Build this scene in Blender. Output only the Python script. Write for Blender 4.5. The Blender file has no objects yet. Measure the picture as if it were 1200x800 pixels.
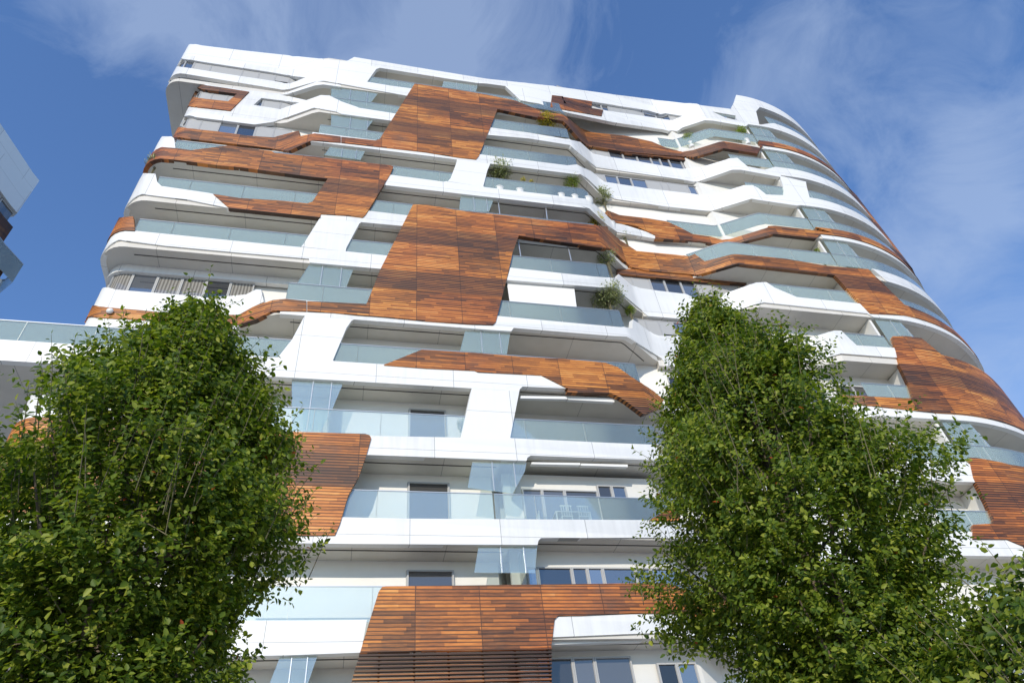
import bpy, bmesh, math, random
import numpy as np
from mathutils import Vector
from mathutils.geometry import tessellate_polygon
random.seed(7); RNG = np.random.default_rng(11)
scene = bpy.context.scene
COL = scene.collection
for n_ in ('label',): pass

# ------------------------------------------------------------------ camera geometry (surveyed from the picture)
F_PX = 832.441
CAM_R = np.array([[0.97720, 0.0718, 0.1998], [-0.1917, 0.7025, 0.6854], [-0.0911, -0.7081, 0.7002]])
_u, _s, _v = np.linalg.svd(CAM_R); CAM_R = _u @ _v
CZ, D0 = 1.6, 20.0
H_FL = D0 * 0.164004647
def ZK(k): return CZ + D0 * 2.03528301 - H_FL * k
def ray(px, py): return CAM_R @ np.array([px - 600., py - 400., F_PX])
def onY(px, py, y):
    d = ray(px, py); t = y / d[1]; return Vector((d[0] * t, y, CZ + d[2] * t))

# ------------------------------------------------------------------ object helpers
def link(o, parent=None):
    COL.objects.link(o)
    if parent is not None: o.parent = parent
    return o
def tag(o, label=None, cat=None, group=None, kind=None):
    if label: o['label'] = label
    if cat: o['category'] = cat
    if group: o['group'] = group
    if kind: o['kind'] = kind
    return o
def empty(name, loc, label, cat, group=None):
    o = bpy.data.objects.new(name, None); link(o); o.location = loc
    return tag(o, label, cat, group)
def mesh_obj(name, me, mat, parent=None):
    if mat is not None: me.materials.append(mat)
    o = bpy.data.objects.new(name, me); link(o, parent)
    if parent is not None: o.location = -world_loc(parent)
    return o
def world_loc(o):
    v = Vector((0, 0, 0))
    while o is not None: v = v + o.location; o = o.parent
    return v
def bm_obj(name, bm, mat, parent=None, smooth=None):
    bmesh.ops.recalc_face_normals(bm, faces=bm.faces)
    me = bpy.data.meshes.new(name); bm.to_mesh(me); bm.free()
    if smooth is not None:
        me.shade_smooth(); me.set_sharp_from_angle(angle=math.radians(smooth))
    return mesh_obj(name, me, mat, parent)
def bm_box(bm, c, s, rz=0.0):
    r = bmesh.ops.create_cube(bm, size=1.0)
    for v in r['verts']:
        x, y, z = v.co.x * s[0], v.co.y * s[1], v.co.z * s[2]
        v.co = Vector((c[0] + x * math.cos(rz) - y * math.sin(rz), c[1] + x * math.sin(rz) + y * math.cos(rz), c[2] + z))
def bm_tube(bm, pts, rads, n=6):
    rings = []
    for i, p in enumerate(pts):
        p = Vector(p)
        a = Vector(pts[max(i - 1, 0)]); b = Vector(pts[min(i + 1, len(pts) - 1)])
        t = (b - a).normalized()
        x = t.orthogonal().normalized(); y = t.cross(x)
        rings.append([bm.verts.new(p + (x * math.cos(2 * math.pi * k / n) + y * math.sin(2 * math.pi * k / n)) * rads[i]) for k in range(n)])
    for i in range(len(rings) - 1):
        for k in range(n):
            bm.faces.new((rings[i][k], rings[i][(k + 1) % n], rings[i + 1][(k + 1) % n], rings[i + 1][k]))
    bm.faces.new(rings[0][::-1]); bm.faces.new(rings[-1])
def bm_lathe(bm, c, prof, n=16):
    rings = []
    for r, z in prof:
        rings.append([bm.verts.new((c[0] + r * math.cos(2 * math.pi * k / n), c[1] + r * math.sin(2 * math.pi * k / n), c[2] + z)) for k in range(n)])
    for i in range(len(rings) - 1):
        for k in range(n):
            bm.faces.new((rings[i][k], rings[i][(k + 1) % n], rings[i + 1][(k + 1) % n], rings[i + 1][k]))
    bm.faces.new(rings[0][::-1]); bm.faces.new(rings[-1])

# ------------------------------------------------------------------ materials
def new_mat(name):
    m = bpy.data.materials.new(name); m.use_nodes = True
    nt = m.node_tree; nt.nodes.clear()
    out = nt.nodes.new('ShaderNodeOutputMaterial')
    return m, nt, out
def N(nt, typ, **kw):
    n = nt.nodes.new(typ)
    for k, v in kw.items():
        if k in n.inputs.keys(): n.inputs[k].default_value = v
        else: setattr(n, k, v)
    return n
def math_node(nt, op, a, b=None, clamp=False):
    n = nt.nodes.new('ShaderNodeMath'); n.operation = op; n.use_clamp = clamp
    for i, x in enumerate((a, b)):
        if x is None: continue
        if isinstance(x, (int, float)): n.inputs[i].default_value = x
        else: nt.links.new(x, n.inputs[i])
    return n.outputs[0]
def mix_col(nt, fac, a, b, blend='MIX'):
    n = nt.nodes.new('ShaderNodeMix'); n.data_type = 'RGBA'; n.blend_type = blend
    for sock, x in ((n.inputs[0], fac), (n.inputs[6], a), (n.inputs[7], b)):
        if isinstance(x, (int, float)): sock.default_value = x
        elif isinstance(x, tuple): sock.default_value = (*x, 1)
        else: nt.links.new(x, sock)
    return n.outputs[2]
def ramp(nt, fac, stops):
    n = nt.nodes.new('ShaderNodeValToRGB'); nt.links.new(fac, n.inputs[0])
    el = n.color_ramp.elements
    while len(el) < len(stops): el.new(0.5)
    for e, (p, c) in zip(el, stops):
        e.position = p; e.color = (*c, 1)
    return n.outputs[0]
def plain(name, col, rough=0.5, metal=0.0, noise=0.0):
    m, nt, out = new_mat(name)
    p = N(nt, 'ShaderNodeBsdfPrincipled', Roughness=rough, Metallic=metal)
    p.inputs['Base Color'].default_value = (*col, 1)
    if noise:
        g = N(nt, 'ShaderNodeNewGeometry'); t = N(nt, 'ShaderNodeTexNoise', Scale=3.0, Detail=4.0)
        nt.links.new(g.outputs['Position'], t.inputs['Vector'])
        c = mix_col(nt, t.outputs['Fac'], tuple(x * (1 - noise) for x in col), tuple(min(1, x * (1 + noise)) for x in col))
        nt.links.new(c, p.inputs['Base Color'])
    nt.links.new(p.outputs[0], out.inputs[0])
    return m
def uv_xy(nt):
    u = N(nt, 'ShaderNodeUVMap'); u.uv_map = 'UVMap'
    s = N(nt, 'ShaderNodeSeparateXYZ'); nt.links.new(u.outputs[0], s.inputs[0])
    return u.outputs[0], s.outputs[0], s.outputs[1]
def cladding_mat(name, base, joint=True):
    m, nt, out = new_mat(name)
    uv, s, z = uv_xy(nt)
    zf = math_node(nt, 'DIVIDE', math_node(nt, 'SUBTRACT', z, ZK(20)), H_FL)
    fl = math_node(nt, 'FLOOR', zf); fr = math_node(nt, 'MULTIPLY', math_node(nt, 'FRACT', zf), H_FL)
    wn = N(nt, 'ShaderNodeTexWhiteNoise', noise_dimensions='1D'); nt.links.new(fl, wn.inputs['W'])
    sx = math_node(nt, 'DIVIDE', math_node(nt, 'ADD', s, math_node(nt, 'MULTIPLY', wn.outputs['Value'], 3.1)), 2.9)
    fx = math_node(nt, 'MULTIPLY', math_node(nt, 'FRACT', sx), 2.9)
    jv = math_node(nt, 'LESS_THAN', fx, 0.02)
    jh = math_node(nt, 'LESS_THAN', math_node(nt, 'ABSOLUTE', math_node(nt, 'SUBTRACT', fr, 0.33)), 0.008)
    jh2 = math_node(nt, 'LESS_THAN', math_node(nt, 'ABSOLUTE', math_node(nt, 'SUBTRACT', fr, 2.2)), 0.008)
    j = math_node(nt, 'MAXIMUM', jv, math_node(nt, 'MAXIMUM', jh, jh2))
    pn = N(nt, 'ShaderNodeTexWhiteNoise', noise_dimensions='2D')
    cv = N(nt, 'ShaderNodeCombineXYZ'); nt.links.new(math_node(nt, 'FLOOR', sx), cv.inputs[0]); nt.links.new(fl, cv.inputs[1])
    nt.links.new(cv.outputs[0], pn.inputs['Vector'])
    g = N(nt, 'ShaderNodeNewGeometry')
    ns = N(nt, 'ShaderNodeTexNoise', Scale=0.9, Detail=5.0, Roughness=0.65); nt.links.new(g.outputs['Position'], ns.inputs['Vector'])
    mp = N(nt, 'ShaderNodeMapping'); mp.inputs['Scale'].default_value = (5.0, 5.0, 0.35)
    nt.links.new(g.outputs['Position'], mp.inputs[0])
    st = N(nt, 'ShaderNodeTexNoise', Scale=1.0, Detail=4.0); nt.links.new(mp.outputs[0], st.inputs['Vector'])
    f = math_node(nt, 'ADD', math_node(nt, 'MULTIPLY', pn.outputs['Value'], 0.35), math_node(nt, 'ADD', math_node(nt, 'MULTIPLY', ns.outputs['Fac'], 0.35), math_node(nt, 'MULTIPLY', st.outputs['Fac'], 0.4)))
    c = ramp(nt, f, [(0.25, tuple(x * 0.80 for x in base)), (0.5, tuple(x * 0.97 for x in base)), (0.8, base)])
    if joint: c = mix_col(nt, math_node(nt, 'MULTIPLY', j, 0.8), c, (0.22, 0.22, 0.21))
    p = N(nt, 'ShaderNodeBsdfPrincipled', Roughness=0.42)
    nt.links.new(c, p.inputs['Base Color']); nt.links.new(p.outputs[0], out.inputs[0])
    return m
def timber_mat(name, bright=1.0, slat=0.112, slatted=False):
    m, nt, out = new_mat(name)
    uv, s, z = uv_xy(nt)
    row = math_node(nt, 'DIVIDE', z, slat); rid = math_node(nt, 'FLOOR', row); rf = math_node(nt, 'FRACT', row)
    w1 = N(nt, 'ShaderNodeTexWhiteNoise', noise_dimensions='1D'); nt.links.new(rid, w1.inputs['W'])
    # boards: a few slats high and 0.8 to 1.1 m long, each with its own tone
    bx = math_node(nt, 'FLOOR', math_node(nt, 'DIVIDE', math_node(nt, 'ADD', s, math_node(nt, 'MULTIPLY', w1.outputs['Value'], 2.0)), 1.05))
    cv = N(nt, 'ShaderNodeCombineXYZ'); nt.links.new(bx, cv.inputs[0]); nt.links.new(rid, cv.inputs[1])
    w2 = N(nt, 'ShaderNodeTexWhiteNoise', noise_dimensions='2D'); nt.links.new(cv.outputs[0], w2.inputs['Vector'])
    # cassettes about 1.9 x 0.82 m, each a little different
    px_ = math_node(nt, 'DIVIDE', s, 1.9); pz_ = math_node(nt, 'DIVIDE', z, H_FL / 4)
    cw = N(nt, 'ShaderNodeCombineXYZ'); nt.links.new(math_node(nt, 'FLOOR', px_), cw.inputs[0]); nt.links.new(math_node(nt, 'FLOOR', pz_), cw.inputs[1])
    w3 = N(nt, 'ShaderNodeTexWhiteNoise', noise_dimensions='2D'); nt.links.new(cw.outputs[0], w3.inputs['Vector'])
    mp = N(nt, 'ShaderNodeMapping'); mp.inputs['Scale'].default_value = (2.2, 22.0, 1.0)
    nt.links.new(uv, mp.inputs[0])
    gr = N(nt, 'ShaderNodeTexNoise', Scale=1.0, Detail=6.0, Roughness=0.62); nt.links.new(mp.outputs[0], gr.inputs['Vector'])
    mp2 = N(nt, 'ShaderNodeMapping'); mp2.inputs['Scale'].default_value = (0.35, 0.5, 1.0); nt.links.new(uv, mp2.inputs[0])
    big = N(nt, 'ShaderNodeTexNoise', Scale=1.0, Detail=3.0); nt.links.new(mp2.outputs[0], big.inputs['Vector'])
    f = math_node(nt, 'ADD', math_node(nt, 'MULTIPLY', w2.outputs['Value'], 0.20),
        math_node(nt, 'ADD', math_node(nt, 'MULTIPLY', w3.outputs['Value'], 0.22),
        math_node(nt, 'ADD', math_node(nt, 'MULTIPLY', gr.outputs['Fac'], 0.40), math_node(nt, 'MULTIPLY', big.outputs['Fac'], 0.30))))
    b = bright
    c = ramp(nt, f, [(0.36, (0.05 * b, 0.017 * b, 0.007 * b)), (0.48, (0.14 * b, 0.043 * b, 0.012 * b)), (0.58, (0.26 * b, 0.075 * b, 0.015 * b)), (0.68, (0.37 * b, 0.115 * b, 0.022 * b)), (0.80, (0.45 * b, 0.185 * b, 0.055 * b))])
    gd = N(nt, 'ShaderNodeTexNoise', Scale=0.16, Detail=2.0); nt.links.new(uv, gd.inputs['Vector'])
    c = mix_col(nt, math_node(nt, 'MULTIPLY', ramp(nt, gd.outputs['Fac'], [(0.36, (0, 0, 0)), (0.56, (1, 1, 1))]), 0.7), c, mix_col(nt, 1.0, c, (1.18, 1.45, 1.15), 'MULTIPLY'))
    # silvered, weathered patches
    we = N(nt, 'ShaderNodeTexNoise', Scale=0.42, Detail=4.0, Roughness=0.6); nt.links.new(uv, we.inputs['Vector'])
    wf = ramp(nt, we.outputs['Fac'], [(0.56, (0, 0, 0)), (0.72, (1, 1, 1))])
    c = mix_col(nt, math_node(nt, 'MULTIPLY', wf, 0.5), c, (0.155, 0.095, 0.06))
    zl = math_node(nt, 'MULTIPLY', math_node(nt, 'FRACT', math_node(nt, 'DIVIDE', math_node(nt, 'SUBTRACT', z, ZK(20)), H_FL)), H_FL)
    lv = math_node(nt, 'GREATER_THAN', zl, H_FL - 1.22)      # upper part of each storey: open slats
    c = mix_col(nt, math_node(nt, 'MULTIPLY', lv, 0.55), c, (0.10, 0.048, 0.024))
    gap = math_node(nt, 'LESS_THAN', rf, math_node(nt, 'ADD', math_node(nt, 'MULTIPLY', lv, 0.18), 0.27))
    jx = math_node(nt, 'LESS_THAN', math_node(nt, 'MULTIPLY', math_node(nt, 'FRACT', px_), 1.9), 0.022)
    jz = math_node(nt, 'LESS_THAN', math_node(nt, 'MULTIPLY', math_node(nt, 'FRACT', pz_), H_FL / 4), 0.022)
    jj = math_node(nt, 'MAXIMUM', jx, jz)
    dark = math_node(nt, 'MAXIMUM', math_node(nt, 'MULTIPLY', gap, math_node(nt, 'ADD', math_node(nt, 'MULTIPLY', lv, 0.14), 0.78)), math_node(nt, 'MULTIPLY', jj, 0.8))
    c = mix_col(nt, dark, c, (0.030, 0.013, 0.007))
    bmp = N(nt, 'ShaderNodeBump', Strength=0.9, Distance=0.03)
    hgt = math_node(nt, 'SUBTRACT', math_node(nt, 'ADD', math_node(nt, 'MULTIPLY', w2.outputs['Value'], 0.5), math_node(nt, 'MULTIPLY', gr.outputs['Fac'], 0.3)), math_node(nt, 'MULTIPLY', dark, 1.0))
    nt.links.new(hgt, bmp.inputs['Height'])
    p = N(nt, 'ShaderNodeBsdfPrincipled', Roughness=0.55)
    nt.links.new(c, p.inputs['Base Color']); nt.links.new(bmp.outputs[0], p.inputs['Normal'])
    nt.links.new(p.outputs[0], out.inputs[0])
    return m
def soffit_mat():
    m, nt, out = new_mat('soffit_panel')
    g = N(nt, 'ShaderNodeNewGeometry')
    sp = N(nt, 'ShaderNodeSeparateXYZ'); nt.links.new(g.outputs['Position'], sp.inputs[0])
    jx = math_node(nt, 'LESS_THAN', math_node(nt, 'FRACT', math_node(nt, 'DIVIDE', sp.outputs[0], 2.9)), 0.006)
    ns = N(nt, 'ShaderNodeTexNoise', Scale=0.7, Detail=5.0, Roughness=0.6); nt.links.new(g.outputs['Position'], ns.inputs['Vector'])
    c = ramp(nt, ns.outputs['Fac'], [(0.3, (0.60, 0.565, 0.50)), (0.7, (0.69, 0.655, 0.59))])
    c = mix_col(nt, math_node(nt, 'MULTIPLY', jx, 0.7), c, (0.12, 0.11, 0.1))
    p = N(nt, 'ShaderNodeBsdfPrincipled', Roughness=0.6); nt.links.new(c, p.inputs['Base Color'])
    nt.links.new(p.outputs[0], out.inputs[0]); return m
def clear_glass(name, tint, refl, milky=0.0):
    m, nt, out = new_mat(name)
    tr = N(nt, 'ShaderNodeBsdfTransparent'); tr.inputs[0].default_value = (*tint, 1)
    gl = N(nt, 'ShaderNodeBsdfGlossy', Roughness=0.02); gl.inputs[0].default_value = (0.95, 0.97, 0.97, 1)
    lw = N(nt, 'ShaderNodeFresnel', IOR=1.5)
    fac = math_node(nt, 'ADD', math_node(nt, 'MULTIPLY', lw.outputs[0], 1.6), refl, True)
    mx = N(nt, 'ShaderNodeMixShader'); nt.links.new(fac, mx.inputs[0]); nt.links.new(tr.outputs[0], mx.inputs[1]); nt.links.new(gl.outputs[0], mx.inputs[2])
    last = mx
    if milky:
        df = N(nt, 'ShaderNodeBsdfDiffuse'); df.inputs[0].default_value = (0.72, 0.82, 0.79, 1)
        m2 = N(nt, 'ShaderNodeMixShader'); m2.inputs[0].default_value = milky
        nt.links.new(mx.outputs[0], m2.inputs[1]); nt.links.new(df.outputs[0], m2.inputs[2]); last = m2
    nt.links.new(last.outputs[0], out.inputs[0]); return m
def window_glass(name, base, refl):
    m, nt, out = new_mat(name)
    g = N(nt, 'ShaderNodeNewGeometry')
    ns = N(nt, 'ShaderNodeTexNoise', Scale=0.55, Detail=2.0); nt.links.new(g.outputs['Position'], ns.inputs['Vector'])
    bp = N(nt, 'ShaderNodeBump', Strength=0.04, Distance=0.3); nt.links.new(ns.outputs['Fac'], bp.inputs['Height'])
    oi = N(nt, 'ShaderNodeObjectInfo'); df = N(nt, 'ShaderNodeBsdfDiffuse')
    nt.links.new(mix_col(nt, oi.outputs['Random'], tuple(x * .6 for x in base), tuple(x * 4.5 for x in base)), df.inputs[0])
    gl = N(nt, 'ShaderNodeBsdfGlossy', Roughness=0.015); gl.inputs[0].default_value = (0.95, 0.92, 0.88, 1)
    nt.links.new(bp.outputs[0], gl.inputs['Normal'])
    fr = N(nt, 'ShaderNodeFresnel', IOR=1.5)
    fac = math_node(nt, 'ADD', math_node(nt, 'MULTIPLY', fr.outputs[0], 1.5), math_node(nt, 'MULTIPLY', math_node(nt, 'ADD', oi.outputs['Random'], .5), refl), True)
    mx = N(nt, 'ShaderNodeMixShader'); nt.links.new(fac, mx.inputs[0]); nt.links.new(df.outputs[0], mx.inputs[1]); nt.links.new(gl.outputs[0], mx.inputs[2])
    nt.links.new(mx.outputs[0], out.inputs[0]); return m
def leaf_mat(name, stops, red=0.0, trans=0.38, rough=0.42):
    m, nt, out = new_mat(name)
    g = N(nt, 'ShaderNodeNewGeometry')
    c = ramp(nt, g.outputs['Random Per Island'], stops)
    if red:
        w = N(nt, 'ShaderNodeTexWhiteNoise', noise_dimensions='1D'); nt.links.new(g.outputs['Random Per Island'], w.inputs['W'])
        c = mix_col(nt, math_node(nt, 'LESS_THAN', w.outputs['Value'], red), c, (0.42, 0.09, 0.03))
    p = N(nt, 'ShaderNodeBsdfPrincipled', Roughness=rough); p.inputs['Specular IOR Level'].default_value = 0.3; nt.links.new(c, p.inputs['Base Color'])
    t = N(nt, 'ShaderNodeBsdfTranslucent'); nt.links.new(mix_col(nt, 1.0, c, (1.5, 1.6, 0.7), 'MULTIPLY'), t.inputs[0])
    mx = N(nt, 'ShaderNodeMixShader'); mx.inputs[0].default_value = trans
    nt.links.new(p.outputs[0], mx.inputs[1]); nt.links.new(t.outputs[0], mx.inputs[2]); nt.links.new(mx.outputs[0], out.inputs[0])
    return m
M = {
 'white': cladding_mat('white_cladding', (0.81, 0.805, 0.78)),
 'wood': timber_mat('timber_slats', 1.6), 'shadedwood': timber_mat('shaded_timber', 0.4),  # second timber is the same wood, with the neighbour's shade darkened into its colour
 'soffit': soffit_mat(), 'wall': plain('loggia_wall', (0.76, 0.74, 0.69), 0.6, noise=0.05),
 'rail': clear_glass('railing_glass', (0.94, 0.985, 0.965), 0.07, 0.13), 'screen': clear_glass('screen_glass', (0.92, 0.975, 0.96), 0.08, 0.12),
 'steel': plain('satin_steel', (0.55, 0.57, 0.58), 0.35, 0.6), 'frame': plain('window_frame', (0.42, 0.42, 0.415), 0.45),
 'pane': window_glass('window_pane', (0.035, 0.040, 0.048), 0.22), 'dark': window_glass('dark_pane', (0.03, 0.03, 0.03), 0.07),
 'blind': plain('grey_blind', (0.40, 0.40, 0.395), 0.7, noise=0.04), 'box': plain('white_metal', (0.80, 0.80, 0.78), 0.4),
 'fabric': plain('white_blind_fabric', (0.80, 0.79, 0.75), 0.8, noise=0.03), 'lampglass': plain('opal_glass', (0.8, 0.8, 0.78), 0.3),
 'terracotta': plain('terracotta', (0.42, 0.15, 0.08), 0.8, noise=0.1), 'pot': plain('white_pot', (0.72, 0.72, 0.70), 0.5),
 'bark': plain('bark', (0.13, 0.10, 0.075), 0.9, noise=0.35), 'twig': plain('twig_bark', (0.13, 0.115, 0.06), 0.85, noise=0.2),
 'leaf': leaf_mat('tree_leaf', [(0.0, (0.045, 0.088, 0.010)), (0.4, (0.100, 0.155, 0.015)), (0.75, (0.195, 0.250, 0.024)), (1.0, (0.35, 0.375, 0.055))], red=0.0015, rough=0.5),
 'olive': leaf_mat('olive_leaf', [(0.0, (0.18, 0.21, 0.08)), (1.0, (0.40, 0.42, 0.21))], trans=0.25),
 'yellow': leaf_mat('yellow_leaf', [(0.0, (0.34, 0.30, 0.03)), (1.0, (0.62, 0.52, 0.07))], trans=0.3),
 'green': leaf_mat('shrub_leaf', [(0.0, (0.12, 0.20, 0.02)), (1.0, (0.34, 0.40, 0.06))], trans=0.3),
 'grey': cladding_mat('grey_panel', (0.74, 0.76, 0.76)),
}
def curtain_mat():
    m, nt, out = new_mat('curtain'); uv, s, z = uv_xy(nt)
    w = N(nt, 'ShaderNodeTexWave', Scale=2.4, Distortion=1.0); w.wave_type = 'BANDS'; w.bands_direction = 'X'; nt.links.new(uv, w.inputs['Vector'])
    c = ramp(nt, w.outputs['Fac'], [(0.15, (0.16, 0.15, 0.135)), (0.85, (0.34, 0.325, 0.295))])
    df = N(nt, 'ShaderNodeBsdfDiffuse'); nt.links.new(c, df.inputs[0])
    gl = N(nt, 'ShaderNodeBsdfGlossy', Roughness=0.02)
    mx = N(nt, 'ShaderNodeMixShader'); mx.inputs[0].default_value = 0.12
    nt.links.new(df.outputs[0], mx.inputs[1]); nt.links.new(gl.outputs[0], mx.inputs[2]); nt.links.new(mx.outputs[0], out.inputs[0])
    return m
M['curtain'] = curtain_mat()

# ------------------------------------------------------------------ facade paths (plan polylines, front of building at Y = 20)
def arc(cx, cy, r, a0, a1, n):
    return [(cx + r * math.cos(math.radians(a0 + (a1 - a0) * i / n)), cy + r * math.sin(math.radians(a0 + (a1 - a0) * i / n))) for i in range(n + 1)]
def spline(P, n=4):
    out = []
    for i in range(len(P) - 1):
        p0, p1, p2, p3 = P[max(i - 1, 0)], P[i], P[i + 1], P[min(i + 2, len(P) - 1)]
        for j in range(n):
            t = j / n
            out.append(tuple(0.5 * (2 * p1[a] + (p2[a] - p0[a]) * t + (2 * p0[a] - 5 * p1[a] + 4 * p2[a] - p3[a]) * t * t + (3 * p1[a] - p0[a] - 3 * p2[a] + p3[a]) * t ** 3) for a in (0, 1)))
    return out + [P[-1]]
CURVE = [(24.9, 20.2), (26.5, 20.22), (28.0, 20.42), (29.5, 20.80), (31.0, 21.40), (32.4, 22.2), (33.4, 22.90), (34.2, 23.65), (35.0, 24.8), (35.6, 26.4), (36.0, 29.0)]
EAST = [(11.0, 20.0), (11.35, 20.2), (12.65, 21.2), (13.0, 21.4), (19.4, 21.4), (19.75, 21.22), (21.3, 20.36), (21.7, 20.2)] + spline(CURVE)
class Path:
    def __init__(self, pts, ref=0):
        self.p = np.array(pts, float); d = np.diff(self.p, axis=0)
        self.s = np.concatenate([[0], np.cumsum(np.hypot(d[:, 0], d[:, 1]))])
        i = int(np.argmin(np.abs(self.p[:, 0] - 11.0) + np.abs(self.p[:, 1] - 20.0)))   # make s = X along the straight front
        self.s += 11.0 - self.s[i]
        t = d / np.hypot(d[:, 0], d[:, 1])[:, None]; n = np.stack([t[:, 1], -t[:, 0]], 1)
        vn = []
        for i in range(len(self.p)):
            a = n[max(i - 1, 0)]; b = n[min(i, len(n) - 1)]; m = a + b; m /= np.linalg.norm(m)
            vn.append(m / max(0.6, float(m @ a)))
        self.n = np.array(vn)
    def at(self, s, off=0.0):
        x = [np.interp(s, self.s, self.p[:, a] + self.n[:, a] * off) for a in (0, 1)]
        return x
    def s_of_x(self, X):
        if X <= self.p[0, 0]: return float(self.s[0])
        best = None
        for i in range(len(self.p) - 1):
            a, b = self.p[i, 0], self.p[i + 1, 0]
            if abs(b - a) > 1e-6 and min(a, b) - 1e-6 <= X <= max(a, b) + 1e-6:
                best = self.s[i] + (X - a) / (b - a) * (self.s[i + 1] - self.s[i])
        return float(self.s[-1] if best is None else best)
    def hit(self, px, py, off=0.0):
        d = ray(px, py); P = self.p + self.n * off
        best = None; near = None
        for i in range(len(P) - 1):
            a, b = P[i], P[i + 1]; e = b - a
            den = d[0] * e[1] - d[1] * e[0]
            if abs(den) < 1e-9: continue
            k = (a[0] * e[1] - a[1] * e[0]) / den
            u = (a[0] * d[1] - a[1] * d[0]) / den
            if k <= 0: continue
            if -1e-6 <= u <= 1 + 1e-6:
                if best is None or k < best[0]: best = (k, self.s[i] + u * (self.s[i + 1] - self.s[i]))
            uc = min(1, max(0, u)); q = a + e * uc
            miss = abs(math.atan2(q[0], q[1]) - math.atan2(d[0], d[1]))
            if near is None or miss < near[0]: near = (miss, np.hypot(*q) / np.hypot(d[0], d[1]), self.s[i] + uc * (self.s[i + 1] - self.s[i]))
        if best is None: best = near[1:]
        return float(best[1]), float(CZ + d[2] * best[0])
PATH = {
 'S': Path([(-10.95, 27.0), (-10.95, 23.5)] + arc(-9.85, 21.1, 1.1, 180, 270, 7) + EAST),
 'L0': Path([(-12.45, 30.0), (-12.45, 24.0)] + arc(-11.5, 21.95, 0.95, 180, 270, 7) + [(-5.95, 21.0), (-5.6, 20.9), (-4.0, 20.12), (-3.55, 20.0)] + EAST),
 'L1': Path([(-10.8, 30.0), (-10.8, 24.0)] + arc(-9.85, 21.95, 0.95, 180, 270, 7) + [(-5.6, 21.0), (-5.25, 20.9), (-3.9, 20.15), (-3.5, 20.0)] + EAST),
 'L0w': Path([(-12.45, 30.0), (-12.45, 24.0)] + arc(-11.5, 21.95, 0.95, 180, 270, 7) + [(11.0, 21.0)]),
 'L1w': Path([(-10.8, 30.0), (-10.8, 24.0)] + arc(-9.85, 21.95, 0.95, 180, 270, 7) + [(11.0, 21.0)]),
 'B2': Path([(-10.3, 30.0), (-10.3, 24.0)] + arc(-9.55, 22.25, 0.95, 180, 270, 5) + [(-2.6, 21.3), (-2.5, 21.1), (4.7, 21.1), (5.1, 21.75), (13.0, 21.76), (13.1, 21.72), (19.4, 21.72), (19.6, 21.34), (24.8, 21.34), (26.5, 21.5), (28.0, 21.75), (29.4, 22.15), (30.6, 22.75), (31.7, 23.5), (32.6, 24.4), (33.4, 26.0), (34.0, 29.0)]),
 'L0R': Path([(-12.45, 30.0), (-12.45, 24.0)] + arc(-11.5, 21.95, 0.95, 180, 270, 7) + [(-5.95, 21.0), (-5.6, 20.9), (-4.0, 20.12), (-3.55, 20.0), (9.0, 20.0), (11.0, 20.15), (13.5, 20.62), (16.0, 21.05), (18.4, 21.32)] + EAST[4:]),
 'S5': Path([(-10.95, 27.0), (-10.95, 23.5)] + arc(-9.85, 21.1, 1.1, 180, 270, 7) + EAST[:4] + [(16.4, 21.4), (16.75, 21.2), (18.2, 20.32), (18.6, 20.17), (21.7, 20.2)] + EAST[8:]),
 'RW': Path([(-5.0, 21.4), (11.0, 21.4), (26.0, 21.4)]),
 'T': Path([(-18.0, 20.0)] + EAST),
 'B': Path([(-10.5, 30.0), (-10.5, 24.0)] + arc(-9.75, 22.05, 0.95, 180, 270, 5) + [(4.7, 21.1), (5.1, 21.75), (13.0, 21.76), (13.1, 21.72), (19.4, 21.72), (19.6, 21.34), (24.8, 21.34), (26.5, 21.5), (28.0, 21.75), (29.4, 22.15), (30.6, 22.75), (31.7, 23.5), (32.6, 24.4), (33.4, 26.0), (34.0, 29.0)]),
 'E': Path([(32.5, 22.5), (33.4, 22.85), (34.2, 23.3), (35.0, 24.0), (36.0, 25.0), (36.4, 27.0), (36.5, 30.0)]),
}
BASE = dict(a=(180,40),b=(400,40),c=(620,80),d=(800,110),e=(80,160),f=(280,160),g=(480,160),h=(680,200),i=(880,200),j=(0,300),k=(220,300),l=(420,300),m=(580,300),n=(820,320),o=(960,360),p=(0,440),q=(320,430),r=(560,430),s=(960,480),t=(340,560),u=(580,560),v=(280,640),w=(580,640),x=(960,620))
def zval(t):
    if t[0] == 'k':
        t = t[1:]; i = max(t.rfind('+'), t.rfind('-') if t.rfind('-') > 0 else -1)
        return ZK(float(t)) if i <= 0 else ZK(float(t[:i])) + float(t[i:])
    return float(t)
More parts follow.
